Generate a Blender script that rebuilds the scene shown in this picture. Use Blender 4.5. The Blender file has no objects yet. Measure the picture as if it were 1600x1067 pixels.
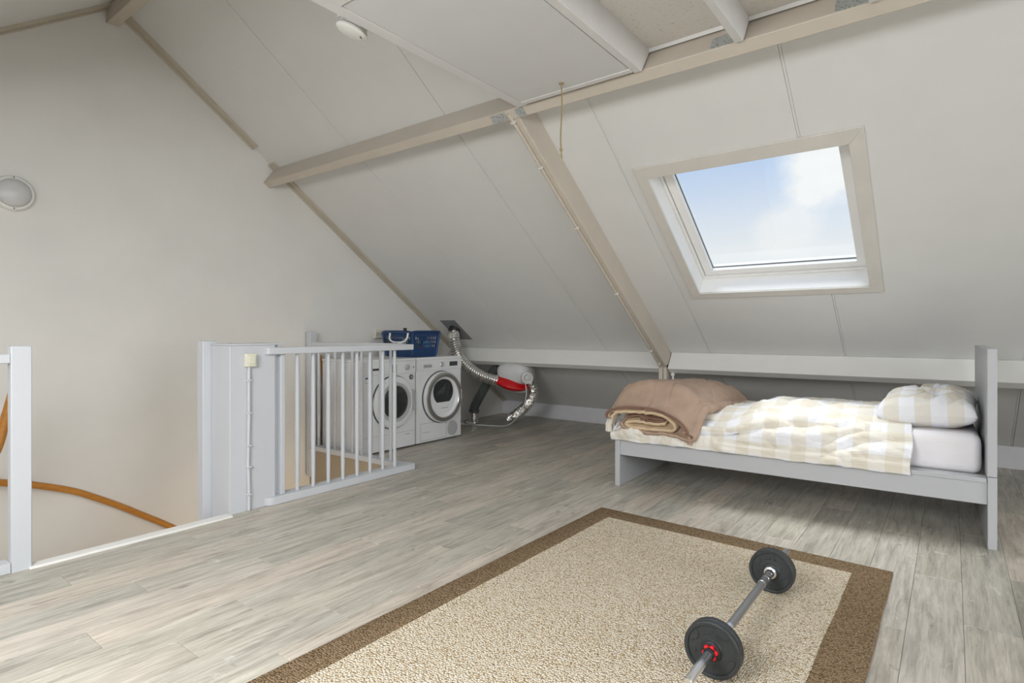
import bpy, math, random
from mathutils import Vector, Matrix, noise, Euler
random.seed(7)
sc = bpy.context.scene
PI = math.pi
R = math.radians
# ---------------------------------------------------------------- camera
cd = bpy.data.cameras.new('camera'); cam = bpy.data.objects.new('camera', cd)
sc.collection.objects.link(cam); sc.camera = cam
cd.sensor_fit = 'HORIZONTAL'; cd.sensor_width = 36.0; cd.lens = 898 / 1600 * 36
cd.shift_y = -15.5 / 1600
cam.location = (0, 0, 1.10); cam.rotation_euler = (PI / 2, 0, R(37.44))
cd.clip_start = 0.05
# ---------------------------------------------------------------- colour management
vs = sc.view_settings
vs.view_transform = 'Standard'; vs.look = 'None'; vs.exposure = 0.02; vs.gamma = 1.0
vs.use_curve_mapping = False
# ---------------------------------------------------------------- sky
W = bpy.data.worlds.new('sky'); sc.world = W; W.use_nodes = True
nt = W.node_tree; N = nt.nodes; L = nt.links; N.clear()
out = N.new('ShaderNodeOutputWorld'); bg = N.new('ShaderNodeBackground'); bg.inputs[1].default_value = 0.95
tc = N.new('ShaderNodeTexCoord'); sep = N.new('ShaderNodeSeparateXYZ'); L.new(tc.outputs['Generated'], sep.inputs[0])
gr = N.new('ShaderNodeValToRGB'); L.new(sep.outputs[2], gr.inputs[0])
gr.color_ramp.elements[0].position = 0.125; gr.color_ramp.elements[0].color = (0.95, 0.97, 1.0, 1)
gr.color_ramp.elements[1].position = 0.31; gr.color_ramp.elements[1].color = (0.45, 0.64, 0.97, 1)
no = N.new('ShaderNodeTexNoise'); no.inputs['Scale'].default_value = 7.0; no.inputs['Detail'].default_value = 8; no.inputs['Roughness'].default_value = 0.6
L.new(tc.outputs['Generated'], no.inputs['Vector'])
def math_(op, a, b, clamp=False):
    m = N.new('ShaderNodeMath'); m.operation = op; m.use_clamp = clamp
    for i, v in enumerate((a, b)):
        if isinstance(v, (int, float)): m.inputs[i].default_value = v
        else: L.new(v, m.inputs[i])
    return m.outputs[0]
cover = math_('MULTIPLY', math_('SUBTRACT', no.outputs[0], 0.56), 6.0, True)      # scattered small clouds all over the sky
for d0, rad, st in (((-0.135, 0.955, 0.262), 0.085, 1.0), ((-0.175, 0.965, 0.215), 0.048, 1.0), ((-0.195, 0.967, 0.165), 0.055, 0.7), ((0.55, 0.7, 0.45), 0.25, 1.0), ((-0.8, 0.3, 0.5), 0.25, 1.0), ((0.2, -0.7, 0.6), 0.3, 1.0)):
    di = N.new('ShaderNodeVectorMath'); di.operation = 'DISTANCE'; L.new(tc.outputs['Generated'], di.inputs[0]); di.inputs[1].default_value = Vector(d0).normalized()
    pert = math_('ADD', di.outputs['Value'], math_('MULTIPLY', math_('SUBTRACT', no.outputs[0], 0.5), -0.16))
    f = math_('MULTIPLY', math_('MULTIPLY', math_('SUBTRACT', rad, pert), 28.0, True), st)
    cover = math_('MAXIMUM', cover, f)
mx = N.new('ShaderNodeMix'); mx.data_type = 'RGBA'
L.new(cover, mx.inputs[0]); L.new(gr.outputs[0], mx.inputs[6]); mx.inputs[7].default_value = (1.02, 1.02, 1.04, 1)
L.new(mx.outputs[2], bg.inputs[0]); L.new(bg.outputs[0], out.inputs[0])


def light(name, typ, loc, rot, energy, color=(1, 1, 1), **kw):
    d = bpy.data.lights.new(name, typ); d.energy = energy; d.color = color
    for k, v in kw.items(): setattr(d, k, v)
    o = bpy.data.objects.new(name, d); o.location = loc; o.rotation_euler = rot; sc.collection.objects.link(o)
    return o


# hazy sun high above the front slope: soft daylight falling through the skylight
SUNV = Vector((0.22, -0.20, -1.0))
light('hazy_sun', 'SUN', (0, 0, 8), SUNV.to_track_quat('-Z', 'Y').to_euler(), 3.5, (1.0, 0.99, 0.975), angle=R(30))
TH = R(35.7); CT, ST = math.cos(TH), math.sin(TH)
YE, ZE, YR = 6.10, 0.18, 1.54
ZR = ZE + (YE - YR) * math.tan(TH)
XG = -4.82; XW = 4.8; YB = 2 * YR - YE
# added fill lights behind the camera, under made-up rear skylights with closed blinds
BSKY = [(-2.0, -0.7), (1.2, 2.5), (-4.1, -3.0)]
for (bx0, bx1), en in zip(BSKY, (96, 46, 7)):
    y = -0.75; z = ZR - (YR - y) * math.tan(TH)
    light('rear_fill', 'AREA', ((bx0 + bx1) / 2, y + ST * 0.03, z - CT * 0.03), (TH * 1.0, 0, 0), en, (0.97, 0.985, 1.0),
          shape='RECTANGLE', size=1.3, size_y=1.3)
light('right_wall_fill', 'AREA', (XW - 0.02, 1.4, 1.5), (0, PI / 2, 0), 88, (0.96, 0.98, 1.0), shape='RECTANGLE', size=1.9, size_y=2.6)  # added fill light; the right wall has no window
light('stairwell_fill', 'POINT', (-3.85, -0.1, -1.3), (0, 0, 0), 10, (1.0, 0.86, 0.70), shadow_soft_size=0.3)  # added warm fill low in the stairwell
light('stairwell_fill', 'AREA', (-3.5, 2.75, -0.9), (0, PI / 2, 0), 7, (1.0, 0.78, 0.54), size=0.3)  # unseen warm fill added to light the gable wall, turned from the back wall

# ================================================================ materials
MATS = {}


def base(name, col, rough=0.5, metal=0.0, spec=0.5):
    m = bpy.data.materials.new(name); m.use_nodes = True
    b = m.node_tree.nodes['Principled BSDF']
    b.inputs['Base Color'].default_value = (*col, 1); b.inputs['Roughness'].default_value = rough
    b.inputs['Metallic'].default_value = metal; b.inputs['Specular IOR Level'].default_value = spec
    MATS[name] = m
    return m, m.node_tree.nodes, m.node_tree.links, b


def srgb(r, g, b):
    f = lambda c: (c / 255 / 12.92) if c / 255 <= 0.04045 else ((c / 255 + 0.055) / 1.055) ** 2.4
    return (f(r), f(g), f(b))


def paint(name, col, rough=0.55, var=0.03, scale=6, bump=0.05, bscale=180, stretch=(1, 1, 1)):
    """painted surface: slight mottling and a fine relief"""
    m, N, L, b = base(name, col, rough)
    tc = N.new('ShaderNodeTexCoord'); mp = N.new('ShaderNodeMapping'); mp.inputs['Scale'].default_value = stretch
    L.new(tc.outputs['Object'], mp.inputs[0])
    n = N.new('ShaderNodeTexNoise'); n.inputs['Scale'].default_value = scale; n.inputs['Detail'].default_value = 5
    L.new(mp.outputs[0], n.inputs['Vector'])
    r = N.new('ShaderNodeValToRGB'); L.new(n.outputs[0], r.inputs[0])
    r.color_ramp.elements[0].position = 0.3; r.color_ramp.elements[1].position = 0.7
    r.color_ramp.elements[0].color = (*[max(0, c * (1 - var)) for c in col], 1)
    r.color_ramp.elements[1].color = (*[min(1, c * (1 + var)) for c in col], 1)
    L.new(r.outputs[0], b.inputs['Base Color'])
    n2 = N.new('ShaderNodeTexNoise'); n2.inputs['Scale'].default_value = bscale; n2.inputs['Detail'].default_value = 3
    L.new(mp.outputs[0], n2.inputs['Vector'])
    bp = N.new('ShaderNodeBump'); bp.inputs['Strength'].default_value = bump; bp.inputs['Distance'].default_value = 0.004
    L.new(n2.outputs[0], bp.inputs['Height']); L.new(bp.outputs[0], b.inputs['Normal'])
    return m


paint('wall_paint', srgb(226, 225, 221), 0.75, 0.025, 3, 0.12, 60)
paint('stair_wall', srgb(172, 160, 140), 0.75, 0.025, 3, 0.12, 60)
paint('panel_paint', srgb(223, 223, 221), 0.5, 0.015, 4, 0.05, 120)
paint('beam_beige', srgb(200, 191, 178), 0.5, 0.03, 5, 0.08, 120)
paint('batten_beige', srgb(196, 188, 172), 0.5, 0.03, 5, 0.08, 120)
paint('joist_white', srgb(228, 227, 226), 0.5, 0.02, 8, 0.10, 160)
paint('hatch_white', srgb(222, 223, 224), 0.5, 0.015, 5, 0.04, 160)
paint('knee_white', srgb(228, 228, 224), 0.5, 0.02, 5, 0.05, 100)
paint('trim_white', srgb(240, 239, 236), 0.4, 0.01, 8, 0.03, 100)
paint('base_white', srgb(228, 228, 232), 0.45, 0.03, 9, 0.06, 100)
paint('architrave', srgb(214, 210, 203), 0.5, 0.03, 8, 0.08, 120)
paint('rail_paint', srgb(203, 206, 211), 0.42, 0.015, 8, 0.10, 90, (1, 1, 0.1))
paint('bed_grey', srgb(182, 184, 187), 0.42, 0.012, 9, 0.03, 200)
paint('appliance', srgb(238, 240, 242), 0.3, 0.004, 5, 0.0)
paint('appliance_grey', srgb(190, 192, 194), 0.4, 0.01, 5, 0.0)
paint('dark_line', srgb(70, 72, 74), 0.5, 0.01, 5, 0.0)
paint('pipe_grey', srgb(92, 97, 96), 0.45, 0.05, 14, 0.05, 60)
paint('plate_grey', srgb(128, 130, 132), 0.45, 0.05, 9, 0.03)
paint('rubber_black', srgb(30, 31, 32), 0.5, 0.1, 20, 0.05)
paint('unit_grey', srgb(205, 206, 206), 0.45, 0.03, 9, 0.02)
paint('plastic_white', srgb(232, 232, 228), 0.35, 0.01, 9, 0.0)
paint('cream', srgb(226, 224, 206), 0.35, 0.01, 9, 0.0)
paint('basket_blue', srgb(32, 64, 108), 0.4, 0.05, 9, 0.0)
paint('mattress_white', srgb(236, 234, 238), 0.85, 0.02, 14, 0.25, 90)
paint('comforter_brown', srgb(172, 147, 128), 0.75, 0.10, 9, 0.35, 45)
paint('comforter_dark', srgb(126, 96, 80), 0.8, 0.1, 20, 0.3, 60)
paint('comforter_tan', srgb(206, 182, 150), 0.8, 0.07, 14, 0.35, 50)
paint('rope', srgb(160, 142, 108), 0.9, 0.15, 200, 0.5, 500)
paint('weight_black', srgb(48, 52, 54), 0.42, 0.08, 30, 0.25, 320)
paint('thread_dark', srgb(60, 64, 66), 0.35, 0.1, 30, 0.1, 320)
paint('lamp_glass', srgb(205, 205, 205), 0.3, 0.01, 9, 0.0)
paint('clothes_green', srgb(70, 130, 90), 0.9, 0.2, 30, 0.3)
paint('clothes_white', srgb(225, 228, 228), 0.9, 0.05, 30, 0.3)
paint('clothes_red', srgb(180, 90, 80), 0.9, 0.2, 30, 0.3)
paint('clothes_blue', srgb(110, 180, 215), 0.9, 0.2, 30, 0.3)
paint('groove_brown', srgb(150, 128, 108), 0.8, 0.05, 30, 0.1)
base('red_plastic', srgb(200, 10, 22), 0.25)
base('red_nut', srgb(225, 30, 40), 0.35)
base('chrome', (0.90, 0.90, 0.92), 0.27, 1.0)
base('knurled_metal', (0.40, 0.405, 0.42), 0.36, 0.9)
base('satin_metal', (0.55, 0.55, 0.54), 0.32, 1.0)
base('door_glass_dark', srgb(48, 52, 52), 0.12, 0.0, 0.7)
base('button_dark', srgb(70, 72, 76), 0.3)
base('backing', srgb(120, 118, 112), 0.8)
base('void_black', srgb(20, 20, 20), 0.9)
base('print_grey', srgb(170, 172, 172), 0.5)
base('print_blue', srgb(50, 90, 150), 0.5)


def galv():
    m, N, L, b = base('galvanised', (0.42, 0.45, 0.45), 0.5, 0.6)
    v = N.new('ShaderNodeTexVoronoi'); v.inputs['Scale'].default_value = 90
    tc = N.new('ShaderNodeTexCoord'); L.new(tc.outputs['Object'], v.inputs['Vector'])
    r = N.new('ShaderNodeValToRGB'); L.new(v.outputs['Distance'], r.inputs[0])
    r.color_ramp.elements[0].color = (0.18, 0.2, 0.2, 1); r.color_ramp.elements[0].position = 0.1
    r.color_ramp.elements[1].color = (0.55, 0.58, 0.58, 1); r.color_ramp.elements[1].position = 0.45
    L.new(r.outputs[0], b.inputs['Base Color'])


galv()


def foil(name='foil'):
    m, N, L, b = base(name, (0.78, 0.77, 0.74), 0.22, 1.0)
    n = N.new('ShaderNodeTexNoise'); n.inputs['Scale'].default_value = 70; n.inputs['Detail'].default_value = 2
    tc = N.new('ShaderNodeTexCoord'); L.new(tc.outputs['Object'], n.inputs['Vector'])
    bp = N.new('ShaderNodeBump'); bp.inputs['Strength'].default_value = 0.5; bp.inputs['Distance'].default_value = 0.01
    L.new(n.outputs[0], bp.inputs['Height']); L.new(bp.outputs[0], b.inputs['Normal'])


foil()
base('foil_smooth', (0.80, 0.79, 0.77), 0.24, 1.0)


def wood_rail():
    m, N, L, b = base('honey_wood', srgb(190, 126, 48), 0.3)
    tc = N.new('ShaderNodeTexCoord'); mp = N.new('ShaderNodeMapping'); mp.inputs['Scale'].default_value = (30, 4, 30)
    n = N.new('ShaderNodeTexNoise'); n.inputs['Scale'].default_value = 1.5; n.inputs['Detail'].default_value = 4
    L.new(tc.outputs['Object'], mp.inputs[0]); L.new(mp.outputs[0], n.inputs['Vector'])
    r = N.new('ShaderNodeValToRGB'); L.new(n.outputs[0], r.inputs[0])
    r.color_ramp.elements[0].color = (*srgb(166, 104, 32), 1); r.color_ramp.elements[1].color = (*srgb(206, 144, 66), 1)
    L.new(r.outputs[0], b.inputs['Base Color'])


wood_rail()


def stair_wood():
    m, N, L, b = base('stair_wood', srgb(196, 160, 120), 0.5)


stair_wood()


def chipboard():
    m, N, L, b = base('chipboard', srgb(205, 200, 190), 0.7)
    tc = N.new('ShaderNodeTexCoord'); mp = N.new('ShaderNodeMapping'); mp.inputs['Scale'].default_value = (40, 90, 40)
    v = N.new('ShaderNodeTexNoise'); v.inputs['Scale'].default_value = 1.0; v.inputs['Detail'].default_value = 4; v.inputs['Roughness'].default_value = 0.7
    L.new(tc.outputs['Object'], mp.inputs[0]); L.new(mp.outputs[0], v.inputs['Vector'])
    r = N.new('ShaderNodeValToRGB'); L.new(v.outputs[0], r.inputs[0])
    r.color_ramp.elements[0].position = 0.32; r.color_ramp.elements[0].color = (*srgb(196, 188, 177), 1)
    r.color_ramp.elements[1].position = 0.42; r.color_ramp.elements[1].color = (*srgb(226, 223, 218), 1)
    L.new(r.outputs[0], b.inputs['Base Color'])
    bp = N.new('ShaderNodeBump'); bp.inputs['Strength'].default_value = 0.4; bp.inputs['Distance'].default_value = 0.004
    L.new(v.outputs[0], bp.inputs['Height']); L.new(bp.outputs[0], b.inputs['Normal'])


chipboard()


def vinyl():
    m, N, L, b = base('vinyl_plank', (0.4, 0.4, 0.37), 0.38, 0, 0.4)
    tc = N.new('ShaderNodeTexCoord'); oi = N.new('ShaderNodeObjectInfo')
    mul = N.new('ShaderNodeVectorMath'); mul.operation = 'SCALE'; mul.inputs['Scale'].default_value = 37.0
    comb = N.new('ShaderNodeCombineXYZ')
    for i in range(3): L.new(oi.outputs['Random'], comb.inputs[i])
    L.new(comb.outputs[0], mul.inputs[0])
    add = N.new('ShaderNodeVectorMath'); add.operation = 'ADD'
    L.new(tc.outputs['Object'], add.inputs[0]); L.new(mul.outputs[0], add.inputs[1])

    def nz(scale, sx, sy, det=5, ro=0.6, dist=0.0):
        mp = N.new('ShaderNodeMapping'); mp.inputs['Scale'].default_value = (sx, sy, 1)
        n = N.new('ShaderNodeTexNoise'); n.inputs['Scale'].default_value = scale; n.inputs['Detail'].default_value = det
        n.inputs['Roughness'].default_value = ro; n.inputs['Distortion'].default_value = dist
        L.new(add.outputs[0], mp.inputs[0]); L.new(mp.outputs[0], n.inputs['Vector'])
        return n

    def ramp(src, stops):
        r = N.new('ShaderNodeValToRGB'); L.new(src, r.inputs[0]); e = r.color_ramp.elements
        while len(e) < len(stops): e.new(0.5)
        for q, (p, c) in zip(e, stops): q.position = p; q.color = (*c, 1)
        return r

    def mix(typ, fac, a, c):
        x = N.new('ShaderNodeMix'); x.data_type = 'RGBA'; x.blend_type = typ
        if isinstance(fac, float): x.inputs[0].default_value = fac
        else: L.new(fac, x.inputs[0])
        L.new(a, x.inputs[6])
        if isinstance(c, tuple): x.inputs[7].default_value = (*c, 1)
        else: L.new(c, x.inputs[7])
        return x.outputs[2]
    tone = ramp(oi.outputs['Random'], [(0.0, srgb(174, 171, 162)), (0.3, srgb(192, 187, 175)), (0.55, srgb(183, 180, 171)), (0.75, srgb(201, 191, 179)), (1.0, srgb(195, 191, 183))])
    tone.color_ramp.interpolation = 'LINEAR'
    g1 = ramp(nz(3.2, 9, 0.9, 6, 0.62, 0.6).outputs[0], [(0.30, (0.62, 0.61, 0.585)), (0.5, (0.95, 0.945, 0.93)), (0.70, (1.15, 1.14, 1.12))])
    c = mix('MULTIPLY', 1.0, tone.outputs[0], g1.outputs[0])
    g2 = ramp(nz(9, 11, 0.55, 6, 0.75, 0.5).outputs[0], [(0.34, (0.70, 0.68, 0.65)), (0.50, (1, 1, 1)), (0.66, (1.14, 1.14, 1.13))])
    c = mix('MULTIPLY', 0.8, c, g2.outputs[0])
    w = ramp(nz(6, 2.6, 1.1, 5, 0.7, 1.4).outputs[0], [(0.60, (0, 0, 0)), (0.70, (1, 1, 1))])
    wf = N.new('ShaderNodeMath'); wf.operation = 'MULTIPLY'; L.new(w.outputs[0], wf.inputs[0]); wf.inputs[1].default_value = 0.5
    c = mix('MIX', wf.outputs[0], c, srgb(222, 220, 212))
    k = ramp(nz(4.5, 3.2, 1.5, 4, 0.6, 1.0).outputs[0], [(0.27, (0.55, 0.54, 0.52)), (0.36, (1, 1, 1))])
    c = mix('MULTIPLY', 0.8, c, k.outputs[0])
    L.new(c, b.inputs['Base Color'])
    nb = nz(30, 6, 0.8, 3)
    bp = N.new('ShaderNodeBump'); bp.inputs['Strength'].default_value = 0.12; bp.inputs['Distance'].default_value = 0.002
    L.new(nb.outputs[0], bp.inputs['Height']); L.new(bp.outputs[0], b.inputs['Normal'])


vinyl()


def rug_mat(name, c0, c1, c2, scale):
    m, N, L, b = base(name, c1, 0.95, 0, 0.1)
    tc = N.new('ShaderNodeTexCoord'); mp = N.new('ShaderNodeMapping'); mp.inputs['Scale'].default_value = (1.35, 1, 1)
    L.new(tc.outputs['Object'], mp.inputs[0])
    v = N.new('ShaderNodeTexVoronoi'); v.inputs['Scale'].default_value = scale; v.inputs['Randomness'].default_value = 0.75
    L.new(mp.outputs[0], v.inputs['Vector'])
    sx = N.new('ShaderNodeSeparateXYZ'); L.new(v.outputs['Color'], sx.inputs[0])
    r = N.new('ShaderNodeValToRGB'); L.new(sx.outputs[0], r.inputs[0]); e = r.color_ramp.elements; e.new(0.4); e.new(0.75)
    for q, (p, c) in zip(e, [(0, c0), (0.25, c1), (0.6, c2), (1, c1)]): q.position = p; q.color = (*c, 1)
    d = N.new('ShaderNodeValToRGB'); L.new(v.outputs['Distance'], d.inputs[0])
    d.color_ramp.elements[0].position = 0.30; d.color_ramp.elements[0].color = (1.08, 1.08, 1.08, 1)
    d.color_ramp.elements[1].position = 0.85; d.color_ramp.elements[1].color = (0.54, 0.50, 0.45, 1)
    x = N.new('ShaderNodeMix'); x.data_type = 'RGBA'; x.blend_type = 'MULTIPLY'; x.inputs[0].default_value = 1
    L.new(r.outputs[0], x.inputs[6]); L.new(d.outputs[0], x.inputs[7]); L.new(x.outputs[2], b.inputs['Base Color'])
    bp = N.new('ShaderNodeBump'); bp.invert = True; bp.inputs['Strength'].default_value = 1.0; bp.inputs['Distance'].default_value = 0.009
    L.new(v.outputs['Distance'], bp.inputs['Height']); L.new(bp.outputs[0], b.inputs['Normal'])


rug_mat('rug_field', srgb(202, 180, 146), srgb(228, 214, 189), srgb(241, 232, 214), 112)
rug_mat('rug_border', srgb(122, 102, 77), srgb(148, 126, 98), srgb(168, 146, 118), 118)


def gingham():
    m, N, L, b = base('gingham', (0.8, 0.8, 0.8), 0.85, 0, 0.2)
    uv = N.new('ShaderNodeUVMap'); uv.uv_map = 'cloth'
    s = N.new('ShaderNodeSeparateXYZ'); L.new(uv.outputs[0], s.inputs[0])
    fs = []
    for i in range(2):
        a = N.new('ShaderNodeMath'); a.operation = 'MULTIPLY'; L.new(s.outputs[i], a.inputs[0]); a.inputs[1].default_value = 1 / 0.16
        f = N.new('ShaderNodeMath'); f.operation = 'FRACT'; L.new(a.outputs[0], f.inputs[0])
        g = N.new('ShaderNodeMath'); g.operation = 'GREATER_THAN'; L.new(f.outputs[0], g.inputs[0]); g.inputs[1].default_value = 0.5
        fs.append(g)
    ad = N.new('ShaderNodeMath'); ad.operation = 'ADD'; L.new(fs[0].outputs[0], ad.inputs[0]); L.new(fs[1].outputs[0], ad.inputs[1])
    dv = N.new('ShaderNodeMath'); dv.operation = 'MULTIPLY'; L.new(ad.outputs[0], dv.inputs[0]); dv.inputs[1].default_value = 0.5
    r = N.new('ShaderNodeValToRGB'); r.color_ramp.interpolation = 'CONSTANT'; L.new(dv.outputs[0], r.inputs[0])
    e = r.color_ramp.elements; e.new(0.4)
    for q, (p, c) in zip(e, [(0, srgb(236, 237, 242)), (0.4, srgb(228, 224, 215)), (0.8, srgb(220, 213, 199))]): q.position = p; q.color = (*c, 1)
    L.new(r.outputs[0], b.inputs['Base Color'])
    n = N.new('ShaderNodeTexNoise'); n.inputs['Scale'].default_value = 22; n.inputs['Detail'].default_value = 4; n.inputs['Distortion'].default_value = 0.5
    mp = N.new('ShaderNodeMapping'); mp.inputs['Scale'].default_value = (0.45, 1.5, 1); L.new(uv.outputs[0], mp.inputs[0]); L.new(mp.outputs[0], n.inputs['Vector'])
    bp = N.new('ShaderNodeBump'); bp.inputs['Strength'].default_value = 0.6; bp.inputs['Distance'].default_value = 0.014
    L.new(n.outputs[0], bp.inputs['Height']); L.new(bp.outputs[0], b.inputs['Normal'])


gingham()


def glass():
    m = bpy.data.materials.new('pane_glass'); m.use_nodes = True; MATS['pane_glass'] = m
    N = m.node_tree.nodes; L = m.node_tree.links; N.clear()
    o = N.new('ShaderNodeOutputMaterial'); t = N.new('ShaderNodeBsdfTransparent'); g = N.new('ShaderNodeBsdfGlossy'); g.inputs['Roughness'].default_value = 0.02
    t.inputs[0].default_value = (0.97, 0.985, 0.98, 1)
    x = N.new('ShaderNodeMixShader'); x.inputs[0].default_value = 0.04
    L.new(t.outputs[0], x.inputs[1]); L.new(g.outputs[0], x.inputs[2]); L.new(x.outputs[0], o.inputs[0])


glass()


# ================================================================ mesh helpers
class MB:
    def __init__(s, M=None): s.v = []; s.f = []; s.M = M

    def add(s, vs, fs):
        o = len(s.v)
        s.v += [tuple(s.M @ Vector(p)) if s.M is not None else tuple(p) for p in vs]
        s.f += [tuple(i + o for i in f) for f in fs]
        return s

    def box(s, x0, x1, y0, y1, z0, z1):
        return s.add([(x0, y0, z0), (x1, y0, z0), (x1, y1, z0), (x0, y1, z0), (x0, y0, z1), (x1, y0, z1), (x1, y1, z1), (x0, y1, z1)],
                     [(0, 3, 2, 1), (4, 5, 6, 7), (0, 1, 5, 4), (1, 2, 6, 5), (2, 3, 7, 6), (3, 0, 4, 7)])

    def prism(s, poly, axis, a, b):
        """poly: 2D points in the plane perpendicular to axis, extruded from a to b"""
        def P(p, t):
            return {'x': (t, p[0], p[1]), 'y': (p[0], t, p[1]), 'z': (p[0], p[1], t)}[axis]
        n = len(poly)
        vs = [P(p, a) for p in poly] + [P(p, b) for p in poly]
        return s.add(vs, [tuple(range(n))[::-1], tuple(range(n, 2 * n))] + [(i, (i + 1) % n, n + (i + 1) % n, n + i) for i in range(n)])

    def lathe(s, prof, origin, axis, n=32, closed=False, cap=True):
        """prof: (radius, distance along axis)"""
        a = Vector(axis).normalized(); u = a.orthogonal().normalized(); w = a.cross(u); o = Vector(origin)
        vs = []; fs = []
        for r, h in prof:
            for k in range(n):
                t = 2 * PI * k / n; vs.append(o + a * h + (u * math.cos(t) + w * math.sin(t)) * r)
        m = len(prof)
        for i in range(m - 1 if not closed else m):
            j = (i + 1) % m
            for k in range(n):
                fs.append((i * n + k, i * n + (k + 1) % n, j * n + (k + 1) % n, j * n + k))
        if not closed and cap:
            if prof[0][0] > 1e-6: fs.append(tuple(range(n))[::-1])
            if prof[-1][0] > 1e-6: fs.append(tuple((m - 1) * n + k for k in range(n)))
        return s.add(vs, fs)

    def cyl(s, p0, p1, r, n=16, r1=None):
        p0 = Vector(p0); p1 = Vector(p1); d = (p1 - p0)
        return s.lathe([(r, 0), (r if r1 is None else r1, d.length)], p0, d, n)

    def tube(s, pts, rad, n=10, caps=True):
        pts = [Vector(p) for p in pts]; m = len(pts)
        rr = rad if isinstance(rad, (list, tuple)) else [rad] * m
        t0 = (pts[1] - pts[0]).normalized(); u = t0.orthogonal().normalized(); vs = []; fs = []
        for i, p in enumerate(pts):
            t = (pts[min(i + 1, m - 1)] - pts[max(i - 1, 0)]).normalized()
            u = (u - t * u.dot(t)).normalized(); w = t.cross(u)
            for k in range(n):
                a = 2 * PI * k / n; vs.append(p + (u * math.cos(a) + w * math.sin(a)) * rr[i])
        for i in range(m - 1):
            for k in range(n): fs.append((i * n + k, i * n + (k + 1) % n, (i + 1) * n + (k + 1) % n, (i + 1) * n + k))
        if caps: fs += [tuple(range(n))[::-1], tuple((m - 1) * n + k for k in range(n))]
        return s.add(vs, fs)

    def build(s, name, mat, parent=None, bevel=0, smooth=True, angle=38, seg=2, subsurf=0, solid=0):
        me = bpy.data.meshes.new(name); me.from_pydata(s.v, [], s.f); me.validate()
        import bmesh
        bm = bmesh.new(); bm.from_mesh(me); bmesh.ops.recalc_face_normals(bm, faces=bm.faces); bm.to_mesh(me); bm.free()
        if smooth:
            me.polygons.foreach_set('use_smooth', [True] * len(me.polygons)); me.set_sharp_from_angle(angle=R(angle))
        me.materials.append(MATS[mat])
        o = bpy.data.objects.new(name, me); sc.collection.objects.link(o)
        if parent is not None: put(o, parent)
        if bevel:
            b = o.modifiers.new('bevel', 'BEVEL'); b.width = bevel; b.segments = seg; b.limit_method = 'ANGLE'; b.angle_limit = R(40)
        if solid:
            q = o.modifiers.new('solid', 'SOLIDIFY'); q.thickness = solid; q.offset = 0
        if subsurf:
            q = o.modifiers.new('sub', 'SUBSURF'); q.levels = subsurf; q.render_levels = subsurf
        return o


def wmat(o):
    M = Matrix.LocRotScale(o.location, o.rotation_euler, o.scale)
    return wmat(o.parent) @ o.matrix_parent_inverse @ M if o.parent else M


def put(o, p):
    o.parent = p; o.matrix_parent_inverse = wmat(p).inverted()


def tag(o, label=None, cat=None, group=None, kind=None):
    if label: o['label'] = label
    if cat: o['category'] = cat
    if group: o['group'] = group
    if kind: o['kind'] = kind
    return o


def thing(name, loc, label, cat, group=None):
    o = bpy.data.objects.new(name, None); o.location = loc; o.empty_display_size = 0.1; sc.collection.objects.link(o)
    return tag(o, label, cat, group)


def spline(pts, n):
    pts = [Vector(p) for p in pts]; P = [pts[0] * 2 - pts[1]] + pts + [pts[-1] * 2 - pts[-2]]; o = []
    for i in range(1, len(P) - 2):
        for k in range(n):
            t = k / n; a, b, c, d = P[i - 1:i + 3]
            o.append(0.5 * ((2 * b) + (c - a) * t + (2 * a - 5 * b + 4 * c - d) * t * t + (3 * b - a - 3 * c + d) * t ** 3))
    o.append(pts[-1]); return o


# roof frames: local (x, u up the slope, n into the room)
RM = Matrix(((1, 0, 0, 0), (0, -CT, -ST, YE), (0, ST, -CT, ZE), (0, 0, 0, 1)))
RB = Matrix(((1, 0, 0, 0), (0, CT, ST, YB), (0, ST, -CT, ZE), (0, 0, 0, 1)))
UT = (YE - YR) / CT
uy = lambda y: (YE - y) / CT

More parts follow.
